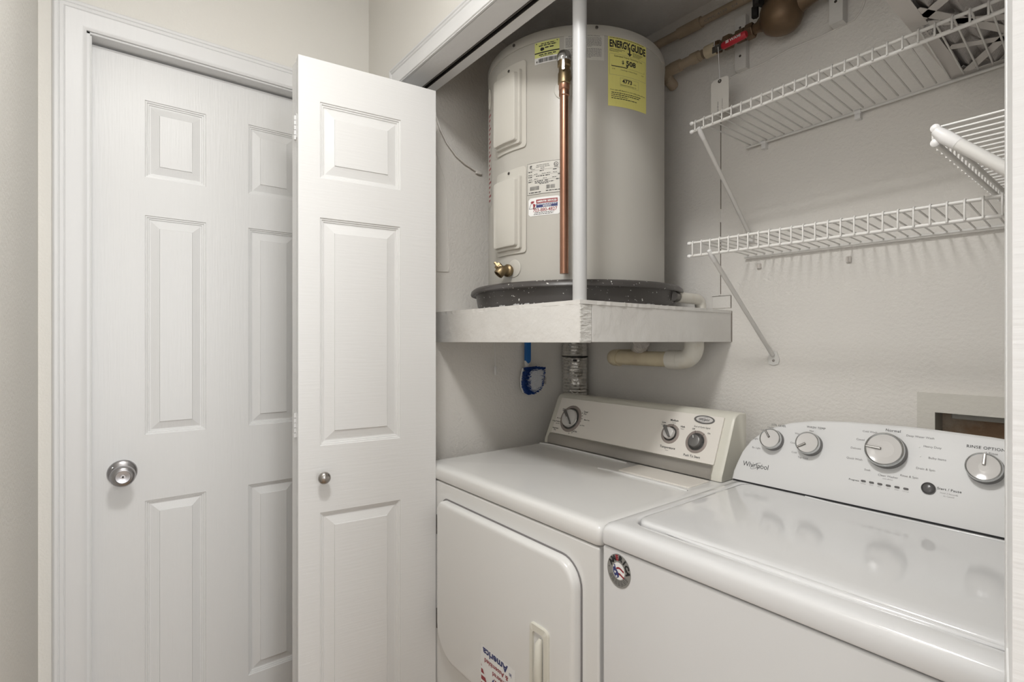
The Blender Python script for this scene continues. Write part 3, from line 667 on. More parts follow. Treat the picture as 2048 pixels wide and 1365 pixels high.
# ================================================================= WIRE SHELVES
def wire_shelf(name, label, r0, r1, f0, f1, lip, space, clips, group=None, midrod=False, wr=.0017):
    """r0,r1 rear rail ends; f0,f1 front (deck) rail ends; lip = drop of the lower front rail"""
    r0, r1, f0, f1 = map(Vector, (r0, r1, f0, f1)); dn = Vector((0,0,-lip))
    t = thing(name, label, 'shelf', tuple(r0), 0, group)
    build('rear_rail', G().tube([r0, r1], .0034, 12), 'wire_white', t, smooth=50)
    build('front_rail', G().tube([f0, f1], .0032, 12), 'wire_white', t, smooth=50)
    build('lip_rail', G().tube([f0+dn, f1+dn], .0036, 12), 'wire_white', t, smooth=50)
    if midrod:
        a, b = (r0*.35+f0*.65), (r1*.35+f1*.65); o = Vector((0,0,-.004))
        build('middle_rail', G().tube([a+o, b+o], .0034, 12), 'wire_white', t, smooth=50)
    for i, (p, q) in enumerate(((f0, f1), (f0+dn, f1+dn))):
        e = (p-q).normalized()
        build('end_cap', G().tube([p+e*.004, p+e*.002, p-e*.004, p-e*.006], [.003, .0055, .0055, .004] if midrod else [.0028, .0046, .0046, .003], 12), 'white_plastic', t, smooth=50)
    L = (f1-f0).length; n = int(L/space); du = (f1-f0)/L
    dirv = (f0-r0); out = dirv.normalized(); out.z = 0; up_ = Vector((0,0,1))
    s0 = .012
    a = r0+(r1-r0)*(s0/L)+up_*.0045; b = f0+du*s0+up_*.0042
    w0 = build('wire', G().tube([a, b-out*.003, b+out*.003-up_*.001, b+out*.005-up_*.005, b+out*.005+dn-up_*.005], wr, 7), 'wire_white', t, smooth=60)
    for k in range(1, n): dup(w0, du*(space*k), t)
    for c in clips:
        p = r0+(r1-r0)*c
        ax = (r1-r0).normalized(); nrm = -out
        g = G(); g.tube([p-ax*.007, p+ax*.007], .0058, 10)
        q = p+nrm*.0
        g.box(p.x-.006 if abs(ax.x) > .5 else p.x, p.x+.006, p.y-.003, YB if abs(ax.x) > .5 else p.y+.006, p.z-.018, p.z+.002)
        build('wall_clip', g, 'white_plastic', t, smooth=40)
    return t
def brace(t, a, b, r, plate_axis='y'):
    a, b = Vector(a), Vector(b)
    br = build('brace', G().tube([a, b], r, 12), 'wire_white', t, smooth=50)
    build('brace_hook', G().tube([a+(a-b).normalized()*.012+Vector((0,0,.002)), a, a+(b-a).normalized()*.02], [r*.8, r*1.12, r*1.03], 12), 'white_plastic', br, smooth=50)
    return br
YR = 1.438
ts = wire_shelf('wire_shelf', 'white wire shelf, uppermost on the back wall, holding the air filter', (-.745, YR, 1.816), (.10, YR, 1.834), (-.726, 1.135, 1.800), (.10, 1.135, 1.824), .0205, .0232, (.06, .33, .66), 'white wire shelves in the closet')
brace(ts, (-.703, 1.137, 1.772), (-.734, YB-.006, 1.560), .0052)
build('foot', G().box(-.742, -.726, YB-.012, YB, 1.545, 1.572), 'wire_white', ts, bevel=(.002, 2))
ts = wire_shelf('wire_shelf', 'white wire shelf, lower of the two on the back wall above the machines', (-.750, YR, 1.504), (.10, YR, 1.496), (-.733, 1.135, 1.505), (.10, 1.135, 1.494), .0315, .0232, (), 'white wire shelves in the closet')
brace(ts, (-.675, 1.137, 1.470), (-.673, YB-.008, 1.226), .0056)
g = G(); pl = [(-.686, 1.200), (-.672, 1.196), (-.659, 1.201), (-.656, 1.214), (-.664, 1.236), (-.682, 1.236), (-.688, 1.214)]
g.prism(pl, lambda x, z: (x, YB-.004, z), lambda x, z: (x, YB, z)); build('foot', g, 'wire_white', ts, bevel=(.001, 2))
build('screw', G().lathe([(.004,0),(.003,.002),(0,.002)], (-.672, YB-.004, 1.210), (0,-1,0), 10), 'knob_steel', ts)
for x, z in ((-.712, 1.483), (-.489, 1.474)):
    build('spare_clip', G().box(x-.006, x+.006, YB-.006, YB, z-.016, z), 'clear_sleeve', ts, bevel=(.002, 1))
tr = wire_shelf('wire_shelf', 'short white wire shelf on the right closet wall beside the folded door', (.105, .872, 1.548), (.105, 1.43, 1.548), (-.192, .872, 1.548), (-.192, 1.43, 1.548), .0195, .0232, (), 'white wire shelves in the closet', True, .0019)
brace(tr, (-.182, .868, 1.533), (.110, .868, 1.245), .0078)

# ================================================================= AIR FILTER
FX0, FX1, FY0, FY1, FZ = -.292, .098, .94, 1.447, 1.8345
t = thing('air_filter', 'pleated air filter in white cardboard frame lying on the top wire shelf', 'air filter', (FX0, FY0, FZ))
g = G(); b_ = .026
S = lambda x, y, d: (x, y, FZ+d)
for (x0, x1, y0, y1) in ((FX0, FX0+b_, FY0, FY1), (FX1-b_, FX1, FY0, FY1), (FX0+b_, FX1-b_, FY0, FY0+b_), (FX0+b_, FX1-b_, FY1-.018, FY1)): g.box(x0, x1, y0, y1, FZ, FZ+.0012)
g.box(FX0, FX0+.0012, FY0, FY1, FZ+.0012, FZ+.024); g.box(FX1-.0012, FX1, FY0, FY1, FZ+.0012, FZ+.024); g.box(FX0, FX1, FY0, FY0+.0012, FZ+.0012, FZ+.024); g.box(FX0, FX1, FY1-.0012, FY1, FZ+.0012, FZ+.024)
fr = build('cardboard_frame', g, 'card_frame', t)
def strap(a, b, hw):
    a, b = Vector(a), Vector(b); d = (b-a).normalized(); n = Vector((-d.y, d.x))*hw
    g = G(); g.prism([tuple(a-n), tuple(b-n), tuple(b+n), tuple(a+n)], lambda x, y: (x, y, FZ+.0003), lambda x, y: (x, y, FZ+.0015)); return build('strap', g, 'card_frame', t)
for s in (1, -1):
    for c in (.0,):
        pass
for (a, b) in (((-.285, 1.15), (-.06, .95)), ((-.270, 1.16), (-.05, 1.36)), ((-.06, 1.36), (.09, 1.22)), ((-.06, .95), (.09, 1.09)), ((-.27, 1.10), (-.12, 1.44)), ((-.262, 1.29), (.0, 1.44)), ((-.262, 1.43), (-.10, 1.20)), ((-.12, 1.0), (.09, 1.30))):
    strap(a, b, .009)
g = G(); n = 22; pts = []
for i in range(n+1):
    x = FX0+.004+(FX1-FX0-.008)*i/n; pts.append((x, .003 if i % 2 == 0 else .021))
g.loft([[(x, FY0+.004, FZ+d) for x, d in pts], [(x, FY1-.004, FZ+d) for x, d in pts]], closed=False, cap0=False, cap1=False)
build('pleated_media', g, 'filter_media', t, solid=True)
g = G(); S1 = lambda a, b: (FX0+.018+b*1, 1.20-a, FZ-.0002)
S1 = lambda a, b: (FX0+.018+b, 1.185+a, FZ-.0003)
text(g, S1, 'AIR FILTER', 0, .004, .008, bold=.02, fit=.05); text(g, S1, '16 X 20 X 1', 0, -.006, .006, fit=.045)
build('lettering', g, 'ink_grey', t, solid=True)

# ================================================================= OUTLET BOX IN THE BACK WALL
t = thing('outlet_box', 'recessed laundry outlet box with pale frame and stained interior above the washer', 'outlet box', (-.2, YB, 1.0))
g = G()
o0, o1, oz0, oz1 = -.350, -.028, .945, 1.148
for (x0, x1, z0, z1) in ((o0, BX0, oz0, oz1), (BX1, o1, oz0, oz1), (BX0, BX1, BZ1, oz1), (BX0, BX1, oz0, BZ0)): g.box(x0, x1, YB-.010, YB, z0, z1)
build('frame', g, 'outlet_frame', t)
g = G(); e = .0
g.add([(BX0+.0005, YB-.007, BZ0), (BX0+.0005, YB+.055, BZ0), (BX0+.0005, YB+.055, BZ1), (BX0+.0005, YB-.007, BZ1)], [(0,1,2,3)])
g.add([(BX1-.0005, YB-.007, BZ0), (BX1-.0005, YB+.055, BZ0), (BX1-.0005, YB+.055, BZ1), (BX1-.0005, YB-.007, BZ1)], [(0,1,2,3)])
g.add([(BX0, YB-.007, BZ1-.0005), (BX1, YB-.007, BZ1-.0005), (BX1, YB+.055, BZ1-.0005), (BX0, YB+.055, BZ1-.0005)], [(0,1,2,3)])
g.add([(BX0, YB-.007, BZ0+.0005), (BX1, YB-.007, BZ0+.0005), (BX1, YB+.055, BZ0+.0005), (BX0, YB+.055, BZ0+.0005)], [(0,1,2,3)])
build('box_sides', g, 'recess_grey', t, solid=True)
build('box_back', G().box(BX0, BX1, YB+.05, YB+.055, BZ0, BZ1), 'recess_rust', t)
build('inner_strip', G().box(BX0+.022, BX1-.004, YB+.018, YB+.024, BZ1-.014, BZ1-.001), 'recess_grey', t, bevel=(.002, 1))

# ================================================================= DRYER
X0, X1, YD = -1.338, -.664, .735
dy = thing('dryer', 'white front loading dryer with cream control console, left of the washer', 'dryer', ((X0+X1)/2, 1.08, 0))
build('cabinet', G().box(X0+.003, X1-.003, YD, 1.308, .02, .8705), 'dryer_enamel', dy, bevel=(.0045, 3))
g = G(); loops = []
for z, i in ((.8745, .001), (.8745, -.001), (.878, -.003), (.900, -.003), (.907, -.001), (.912, .004), (.9145, .012), (.915, .024)):
    loops.append([(x, y, z) for x, y in rrect(X0+i, X1-i, YD+i, 1.308, .012, 4)])
g.loft(loops)
top = build('top_panel', g, 'dryer_enamel', dy, smooth=50)
g = G(); g.tube([(-1.325, 1.165, .915), (-1.27, 1.172, .9165), (-1.05, 1.170, .9165), (-.955, 1.168, .915)], .003, 8); g.tube([(-.965, 1.060, .9145), (-.94, 1.062, .9158), (-.72, 1.062, .9158), (-.690, 1.062, .9145)], .003, 8)
build('pressed_ridge', g, 'dryer_enamel', top, smooth=60)
g = G(); g.loft([[(x, y, z) for x, y in rrect(-.916+i, -.700-i, 1.083+i, 1.176-i, .006, 3)] for z, i in ((.9145, 0), (.9165, 0), (.9175, .001), (.9175, .004))])
lint = build('lint_screen_cover', g, 'console_cream', dy, smooth=40)
# door
def doorloops(i): return rrect(-1.248+i, -.712-i, .405+i, .829-i, .06, 8, (.06-i, .055-i, .03-i*.8, .085-i))
g = G(); g.loft([[(x, y, z) for x, z in doorloops(i)] for y, i in ((YD-.0005, .002), (YD-.014, .002), (YD-.019, .005), (YD-.021, .009), (YD-.0215, .014))])
dd = build('door', g, 'dryer_enamel', dy, smooth=45)
g = G(); g.loft([[(x, y, z) for x, z in doorloops(i)] for y, i in ((YD-.0004, -.0022), (YD-.0012, -.0018), (YD-.0012, .004))], cap1=False)
build('door_gasket', g, 'ink_grey', dd, smooth=40)
for zc in (.755, .495):
    g = G(); g.box(-1.252, -1.238, YD-.012, YD-.001, zc-.026, zc+.030)
    for k in range(4): g.lathe([(.005,0),(.005,.012),(0,.012)], (-1.2505, YD-.012, zc-.025+k*.0135), (0,0,1), 10)
    build('hinge', g, 'dark_steel', dd, smooth=40)
YH = YD-.0215
g = G(); hx0, hx1, hz0, hz1 = -.842, -.782, .485, .668
S = lambda x, z, d: (x, YH-d, z)
def ring(pts_d):
    return [[S(x, z, d) for x, z in pts] for pts, d in pts_d]
g.loft(ring([(rrect(hx0, hx1, hz0, hz1, .012, 5), 0), (rrect(hx0, hx1, hz0, hz1, .012, 5), .003), (rrect(hx0+.002, hx1-.002, hz0+.002, hz1-.002, .011, 5), .005),
    (rrect(hx0+.010, hx1-.014, hz0+.012, hz1-.016, .008, 5), .005), (rrect(hx0+.012, hx1-.016, hz0+.016, hz1-.020, .008, 5), -.012)]), cap0=False)
hh_ = build('handle', g, 'bisque_plastic', dd, smooth=40)
g = G(); g.tube([(hx0+.034, YH-.001, hz1-.026), (hx0+.033, YH-.006, hz1-.036), (hx0+.033, YH-.008, (hz0+hz1)/2), (hx0+.033, YH-.006, hz0+.034), (hx0+.034, YH-.001, hz0+.022)], [.004, .0085, .0095, .0085, .004], 12)
build('pull_bar', g, 'bisque_plastic', hh_, smooth=50)
# "America" sticker, stuck on upside down
g = G(); S0 = lambda x, z: (x, YD-.0219, z); rect(g, S0, -1.028, -.895, .40+.02, .532)
st = build('sticker', g, 'paper_white', dd, solid=True)
S1 = lambda a, b: (-.895-a, YD-.0222, .42+b)        # placeholder, replaced below
# upside-down: text right = -x, text up = -z
U = lambda a, b: (-.96-a, YD-.0223, .532-b)
g = G(); text(g, U, 'America', .010, .013, .0165, bold=.035, fit=.098); text(g, U, 'in', -.048, .020, .009, bold=.02); text(g, U, 'Proudly', -.01, .084, .024, bold=.03, shear=.3, fit=.085)
build('dark_lettering', g, 'ink_blue', st, solid=True)
g = G(); text(g, U, '& Assembled', .006, .033, .0105, bold=.02, fit=.092); text(g, U, 'Engineered', -.014, .050, .0105, bold=.02, fit=.068); text(g, U, 'Designed,', -.017, .066, .0105, bold=.02, fit=.062)
build('red_lettering', g, 'ink_red', st, solid=True)
g = G(); g.add([U(.066, .046), U(.060, .058), U(.042, .085), U(.040, .112), U(.066, .112)], [(0,1,2,3,4)])
build('flag_corner', g, 'ink_red', st, solid=True)
g = G()
for k in range(3): rect(g, lambda x, z: (x, YD-.0225, z), -1.026, -1.012+k*.006, .474-k*.016, .480-k*.016)
build('flag_stripes', g, 'paper_white', st, solid=True)
# console
kD = .45; tD = math.atan(kD); nD = Vector((0, -cos(tD), sin(tD))); eD = Vector((0, sin(tD), cos(tD)))
DF = lambda x, z, d=0: tuple(Vector((x, 1.18+(z-.915)*kD, z))+nD*d)
prof = [(1.186, .9165), (1.1865, .928), (1.1915, .938), (1.2155, .990), (1.2335, 1.030), (1.2480, 1.062), (1.2530, 1.0705), (1.263, 1.0775), (1.280, 1.080), (1.306, 1.077), (1.306, .9165)]
g = G(); xs = [(-1.329, .90), (-1.3255, .985), (-1.321, 1.0), (-.700, 1.0), (-.686, .995), (-.680, .98), (-.677, .93)]
loops = []
for x, s in xs: loops.append([(x, 1.32+(y-1.32)*(s*.25+.75), .915+(z-.915)*(s*.3+.7)) for y, z in prof])
g.loft(loops)
con = build('control_console', g, 'bisque_plastic', dy, smooth=50)
# flat fascia just proud of the console
g = G(); g.prism(rrect(-1.300, -.702, .952, 1.066, .003, 3), lambda x, z: DF(x, z, -.004), lambda x, z: DF(x, z, .0035)); fas = build('fascia', g, 'console_cream', con, solid=False)
g = G(); g.loft([[DF(x, z, d) for z, d in ((.9185, -.004), (.9185, .0025), (.936, .0080), (.950, .0045), (.950, -.004))] for x in (-1.306, -.704)]); build('metal_strip', g, 'brushed_strip', con, bevel=(.0008, 1))
FS = surf((0, 1.18, .915), (1,0,0), eD, .0042)
zc = lambda z: (z-.915)/cos(tD)
# knobs
def dknob(x, z, R1, R2, R3, kind, ang):
    b = zc(z); o = Vector(FS(x, b))
    base = build('dial_ring', G().lathe([(R1,-.002),(R1,.0010),(R1-.0008,.0014),(R2,.0014),(R2-.0004,-.0006),(0,-.0006)], o, nD, 40), 'ring_taupe', con, smooth=40)
    build('dial_recess', G().lathe([(R2-.0002,.0002),(0,.0002)], o, nD, 40), 'knob_grey', base)
    k = build('knob', G().lathe([(R3+.001,-.0005),(R3,.010),(R3-.001,.0125),(R3-.003,.0135),(0,.0135)], o, nD, 36), 'knob_face' if kind != 'btn' else 'knob_grey', base, smooth=40)
    ca, sa = cos(ang), sin(ang); ex = Vector((1,0,0)); dv_ = ex*ca+eD*sa; pv = ex*-sa+eD*ca
    if kind != 'btn':
        g = G(); L1 = R3*(1.28 if kind == 'lever' else .98)
        pts = [(-R3*.95, -.0022), (0, -.0036), (L1, -.0042), (L1, .0042), (0, .0036), (-R3*.95, .0022)]
        g.loft([[o+dv_*a+pv*b_2+nD*.012 for a, b_2 in pts], [o+dv_*a+pv*b_2*.7+nD*.021 for a, b_2 in pts]]); build('pointer', g, 'knob_grey', k)
        g = G(); g.lathe([(R3+.0016,.0004),(R3+.0016,.004),(R3,.005)], o, nD, 36); build('skirt', g, 'chrome' if kind == 'pt' else 'dark_steel', k, smooth=40)
        if kind == 'pt':
            g = G(); g.loft([[o+dv_*a+pv*b_2+nD*.0212 for a, b_2 in ((-R3*.9,-.0006),(R3*.0,-.001),(R3*.0,.001),(-R3*.9,.0006))]]*1+[[o+dv_*a+pv*b_2+nD*.0216 for a, b_2 in ((-R3*.9,-.0006),(R3*.0,-.001),(R3*.0,.001),(-R3*.9,.0006))]]); build('pointer_mark', g, 'paper_white', k)
    else:
        g = G(); g.loft([[o+dv_*a+pv*b_2+nD*h for a, b_2 in ((R3*.45,-.0009),(R3*.9,-.0009),(R3*.9,.0009),(R3*.45,.0009))] for h in (.0134, .0139)]); build('pointer_mark', g, 'paper_white', k)
    return b
dknob(-1.229, 1.0035, .0455, .0365, .0295, 'pt', R(135))
dknob(-.845, 1.0075, .0275, .0205, .0160, 'lever', R(128))
dknob(-.763, .998, .0300, .0235, .0165, 'btn', R(110))
g = G(); g2 = G()
cx_, cz0 = -1.229, zc(1.0035)
rn = random.Random(4)
for a in range(0, 360, 12):
    r0_, r1_ = .0375, .0425 if a % 60 else .050
    u, v = cos(R(a)), sin(R(a)); p = .0004 if a % 60 else .0006
    g.add([FS(cx_+r0_*u-p*v, cz0+r0_*v+p*u, -.0016), FS(cx_+r1_*u-p*v, cz0+r1_*v+p*u, -.0014), FS(cx_+r1_*u+p*v, cz0+r1_*v-p*u, -.0014), FS(cx_+r0_*u+p*v, cz0+r0_*v-p*u, -.0016)], [(0,1,2,3)])
FT = lambda a, b: FS(a, b, .0004-.0006)
for s, dx, dz, h in (('Timed', .062, .031, .0050), ('Dry', .062, .024, .0050), ('More Time', .078, .004, .0036), ('Less Time', .063, -.016, .0036), ('Fluff Air', .036, -.040, .0052), ('Automatic', -.062, -.040, .0048), ('Dry', -.062, -.046, .0048),
                     ('Energy Preferred', -.066, -.016, .0042), ('More Dry', -.058, -.004, .0036), ('Less Dry', -.058, -.023, .0036), ('Wrinkle', -.046, .030, .0036), ('Guard', -.046, .025, .0036),
                     ('80', .047, .025, .0034), ('60', .051, .016, .0034), ('40', .053, .006, .0034), ('20', .050, -.004, .0034), ('10', .047, -.012, .0034), ('30', .026, -.046, .0034), ('20', .012, -.050, .0034)):
    text(g, FT, s, cx_+dx*.92, cz0+dz*.98, h, bold=.012)
for (x, z, r0_, r1_, an) in ((-.845, 1.0075, .021, .0285, (128, 82, 36)), (-.763, .998, .024, .031, (108, 52))):
    for a in an:
        u, v = cos(R(a)), sin(R(a)); p = .0006; zz = zc(z)
        g.add([FS(x+r0_*u-p*v, zz+r0_*v+p*u, .0014), FS(x+r1_*u-p*v, zz+r1_*v+p*u, .0014), FS(x+r1_*u+p*v, zz+r1_*v-p*u, .0014), FS(x+r0_*u+p*v, zz+r0_*v-p*u, .0014)], [(0,1,2,3)])
for s, x, z, h, b in (('Low', -.873, 1.0345, .0050, .02), ('Medium', -.842, 1.043, .0054, .02), ('High', -.812, 1.030, .0050, .02), ('Temperature', -.843, .9725, .0062, .012), ('End of Cycle Signal', -.756, 1.0355, .0042, .0), ('Off', -.779, 1.0285, .0042, .01), ('On', -.733, 1.023, .0042, .01), ('Push To Start', -.766, .9625, .0060, .008)):
    text(g, FT, s, x, zc(z), h, bold=b)
build('lettering', g, 'ink', con, solid=True)
g = G(); text(g, FT, 'Delicate', -.873, zc(1.0285), .0030); text(g, FT, 'Casual', -.842, zc(1.0368), .0030); text(g, FT, 'Heavy', -.812, zc(1.0245), .0030); text(g, FT, 'Select', -.843, zc(.9655), .0030)
build('lettering', g, 'ink_grey', con, solid=True)
bz = zc(1.0545); n = 32
g = G(); g.loft([[FS(-.7545+a*cos(2*pi*k/n), bz+b_*sin(2*pi*k/n), h) for k in range(n)] for a, b_, h in ((.0295,.0115,-.001),(.0295,.0115,.0010),(.0285,.0107,.0016),(.0245,.0085,.0013),(.0235,.0080,.0004),(.0230,.0076,.0004))])
bd = build('badge', g, 'knob_grey', con, smooth=30)
g = G(); g.loft([[FS(-.7535+a*cos(2*pi*k/n), bz+b_*sin(2*pi*k/n), h) for k in range(n)] for a, b_, h in ((.0242,.0083,.001),(.0242,.0083,.0018))]); build('badge_face', g, 'knob_face', bd)
g = G(); text(g, lambda a, b: FS(a, b, .0020), 'Whirlpool', -.7535, bz, .0062, bold=.01, shear=.35, fit=.031)
sw = lambda g, S, cx, cy, a, b, rot, t0, t1, wd: [g.add([S(cx+(a*cos(q)*cos(rot)-b*sin(q)*sin(rot)), cy+(a*cos(q)*sin(rot)+b*sin(q)*cos(rot))), S(cx+(a*cos(q2)*cos(rot)-b*sin(q2)*sin(rot)), cy+(a*cos(q2)*sin(rot)+b*sin(q2)*cos(rot))), S(cx+((a-wd)*cos(q2)*cos(rot)-(b-wd)*sin(q2)*sin(rot)), cy+((a-wd)*cos(q2)*sin(rot)+(b-wd)*sin(q2)*cos(rot))), S(cx+((a-wd)*cos(q)*cos(rot)-(b-wd)*sin(q)*sin(rot)), cy+((a-wd)*cos(q)*sin(rot)+(b-wd)*sin(q)*cos(rot)))], [(0,1,2,3)]) for q, q2 in [(t0+(t1-t0)*i/20, t0+(t1-t0)*(i+1)/20) for i in range(20)]]
sw(g, lambda a, b: FS(a, b, .0020), -.755, bz, .014, .0040, R(28), R(20), R(330), .0006)
build('lettering', g, 'ink', bd, solid=True)

k_ = 1.0177; dy.scale = (k_, k_, k_); dy.location = (dy.location.x*k_, dy.location.y*k_, -.0224)
# ================================================================= WASHER
X0, X1, YW = -.660, .034, .735
ws = thing('washing_machine', 'white top loading washer with gloss lid and four dial console', 'washer', ((X0+X1)/2, 1.08, 0))
build('cabinet', G().box(X0+.002, X1-.002, YW, 1.42, .02, .8800), 'white_enamel', ws, bevel=(.0045, 3))
g = G(); loops = []
LX0, LX1, LY0, LY1 = -.622, -.004, .780, 1.192
def mo(i, z, r): return [(x, y, z) for x, y in rrect(X0+i, X1-i, YW-.003+i, 1.42, r, 6)]
def mi(i, z): return [(x, y, z) for x, y in rrect(LX0-i, LX1+i, LY0-i, LY1+i, .032+i, 6)]
for l in (mo(.004, .8845, .012), mo(.0, .8845, .012), mo(-.001, .887, .013), mo(-.001, .908, .013), mo(.001, .9145, .014), mo(.005, .9195, .015), mo(.011, .9222, .016), mo(.020, .9236, .018), mi(.010, .9240), mi(.006, .9225), mi(.003, .917), mi(.002, .905)): loops.append(l)
g.loft(loops, cap1=True)
wt = build('top_deck', g, 'white_enamel', ws, smooth=50)
g = G()
def lo(i, z): # lid outline: front edge swells gently forward at the finger grip
    out = []
    for x, y in rrect(LX0+i, LX1-i, LY0+i, LY1-i, max(.031-i, .004), 6): out.append((x, y, z))
    return out
g.loft([lo(.001, .908), lo(.001, .922), lo(.002, .926), lo(.005, .9285), lo(.012, .9295), lo(.030, .9297)])
lidw = build('lid', g, 'white_enamel', ws, smooth=50)
g = G(); # finger-grip roll along the lid front
pts = [(LX0+.06+(LX1-LX0-.12)*i/24) for i in range(25)]
g.tube([(x, LY0+.004-.010*sin(pi*i/24), .9215) for i, x in enumerate(pts)], [.002+.0055*sin(pi*i/24) for i in range(25)], 12)
build('finger_grip', g, 'white_enamel', lidw, smooth=60)
g = G(); g.tube([(-.48, 1.178, .9298), (-.43, 1.170, .9302), (-.10, 1.170, .9302), (-.05, 1.178, .9298)], .0022, 8); build('pressed_ridge', g, 'white_enamel', lidw, smooth=60)
# console
kW = .404; tW = math.atan(kW); nW = Vector((0, -cos(tW), sin(tW))); eW = Vector((0, sin(tW), cos(tW)))
WF = surf((0, 1.205, .93), (1,0,0), eW, 0); zw = lambda z: (z-.93)/cos(tW)
left = [(-.6625, .9275), (-.6620, .945), (-.6575, .965), (-.6500, .992), (-.634, 1.021), (-.612, 1.043), (-.585, 1.0595), (-.548, 1.074), (-.500, 1.0845), (-.430, 1.0905), (-.330, 1.0935)]
xm = (X0+X1)/2; outl = left+[(2*xm-x, z) for x, z in reversed(left)]
g = G(); cxm, czm = xm, 1.0
def wl(s, d): return [WF(cxm+(x-cxm)*(1-s/.36), zw(z) if z < .93 else zw(czm+(z-czm)*(1-s/.10)), d) for x, z in outl]
back = lambda Y, f: [(x, Y, .928+(z-.928)*f) for x, z in outl]
g.loft([back(1.41, .45), back(1.34, .55), back(1.295, .90), wl(0, -.012), wl(.0015, -.005), wl(.004, -.0015), wl(.008, 0)])
wc = build('control_console', g, 'washer_console', ws, smooth=50)
g = G(); g.box(X0+.004, X1-.004, 1.2035, 1.40, .9238, .9278); build('console_gap', g, 'ink', wc)
g = G(); pts = [WF(X0+.006, zw(.9525), .0005), WF(X1-.006, zw(.9525), .0005), WF(X1-.003, zw(.9505), .004), WF(X1-.003, zw(.930), .0035), WF(X0+.003, zw(.930), .0035), WF(X0+.003, zw(.9505), .004)]
def wknob(x, z, r, ang, nm='knob'):
    o = Vector(WF(x, zw(z), 0))
    base = build('dial_base', G().lathe([(r*1.03,-.001),(r*1.03,.006),(r*.99,.010),(r*.95,.0105),(0,.0105)], o, nW, 44), 'knob_grey', wc, smooth=40)
    k = build(nm, G().lathe([(r*.97,.010),(r*1.0,.0115),(r*1.0,.0175),(r*.975,.0205),(r*.93,.0215),(r*.88,.0205),(r*.87,.0190)], o, nW, 44, cap=False), 'chrome', base, smooth=50)
    build('knob_cap', G().lathe([(r*.875,.0180)]+[(r*.87*q/10, .0200-r*.085*(1-(q/10)**2)) for q in range(10, -1, -1)], o, nW, 44), 'knob_face', k, smooth=60)
    d = Vector((1,0,0))*cos(ang)+eW*sin(ang); p = Vector((1,0,0))*-sin(ang)+eW*cos(ang); wd = .0021
    def sl(w_, a, b_, h): return [o+d*a+p*w_+nW*h, o+d*b_+p*w_+nW*h, o+d*b_-p*w_+nW*h, o+d*a-p*w_+nW*h]
    g = G(); g.loft([sl(wd, r*.14, r*.92, .0185), sl(wd, r*.14, r*.92, .0212)]); build('pointer', g, 'dark_steel', k)
    g = G(); g.loft([sl(wd*.45, r*.18, r*.90, .0211), sl(wd*.45, r*.18, r*.90, .0216)]); build('pointer_mark', g, 'chrome', k)
wknob(-.5785, 1.0275, .0240, R(127)); wknob(-.497, 1.0300, .0250, R(215)); wknob(-.3535, 1.0385, .0345, R(176)); wknob(-.203, 1.032, .0262, R(88))
g = G(); o = Vector(WF(-.2805, zw(.9835), 0)); g.lathe([(.0112,-.001),(.0112,.0022),(.0100,.0028),(.0095,.0015),(.009,.0025),(.005,.0038),(0,.0042)], o, nW, 32); build('start_button', g, 'button_grey', wc, smooth=50)
led = G(); 
for i in range(6):
    a = -.3865+i*.01435; o_ = build('indicator', G().loft([[WF(a+x, zw(.9755)+y, h) for x, y in rrect(-.0042, .0042, -.0019, .0019, .0018, 4)] for h in (-.0005, .0010, .0014)]), 'button_grey', wc)
WT = lambda a, b: WF(a, b, .0004)
g = G()
for s, x, z, h, b in (('SOIL LEVEL', -.572, 1.0625, .0045, 0), ('WASH TEMP', -.491, 1.0675, .0046, 0), ('Normal', -.347, 1.0800, .0054, .006), ('RINSE OPTIONS', -.203, 1.0680, .0052, .004), ('Start / Pause', -.250, .9870, .0044, .006), ('Progress', -.4035, .9745, .0034, .006)):
    text(g, WT, s, x, zw(z), h, bold=b, space=1.08)
text(g, WT, 'Whirlpool', -.609, zw(.9665), .0118, bold=-.004, fit=.061)
sw(g, WT, -.6065, zw(.9655), .0155, .0050, R(32), R(35), R(345), .0006)
build('lettering', g, 'ink', wc, solid=True)
g = G()
for s, x, z in (('Heavy', -.590, 1.0560), ('Medium', -.606, 1.0478), ('Light', -.6195, 1.0260), ('Ex. Light', -.6145, 1.0055), ('Warm', -.526, 1.0500), ('Hot', -.499, 1.0597), ('Cool', -.534, 1.0290), ('Cold', -.528, 1.0090), ('Tap Cold', -.508, 1.0005),
                ('Cold Wash', -.387, 1.0725), ('Deep Water Wash', -.302, 1.0740), ('Casual', -.402, 1.0550), ('Delicate', -.408, 1.0365), ('Quick Wash', -.408, 1.0155), ('Soak', -.382, .9980), ('Clean Washer', -.346, .9925), ('Rinse & Spin', -.312, .9985), ('Drain & Spin', -.288, 1.0165), ('Heavy Duty', -.281, 1.0580), ('Bulky Items', -.272, 1.0380), ('1 Rinse', -.196, 1.0600)):
    text(g, WT, s, x, zw(z), .0040)
build('lettering', g, 'ink_grey', wc, solid=True)
g = G()
for i, s in enumerate(('Sensing', 'Wash', 'Rinse', 'Spin', 'Drain', 'Lid Lock')): text(g, WT, s, -.3865+i*.01435, zw(.9708), .0021)
text(g, WT, 'Hold 3 Seconds', -.250, zw(.9800), .0028); text(g, WT, 'to Cancel', -.250, zw(.9755), .0028)
for r_ in (('with affresh', -.346, .9870),): text(g, WT, r_[0], r_[1], zw(r_[2]), .0026)
build('lettering', g, 'ink_light', wc, solid=True)
for x, z in ((-.3845, 1.0555), (-.3015, 1.0550), (-.2985, 1.0385), (-.3925, 1.0365)):
    build('cycle_light', G().lathe([(.0014,0),(.0014,.0008),(0,.0010)], WF(x, zw(z), 0), nW, 10), 'paper_white', wc)
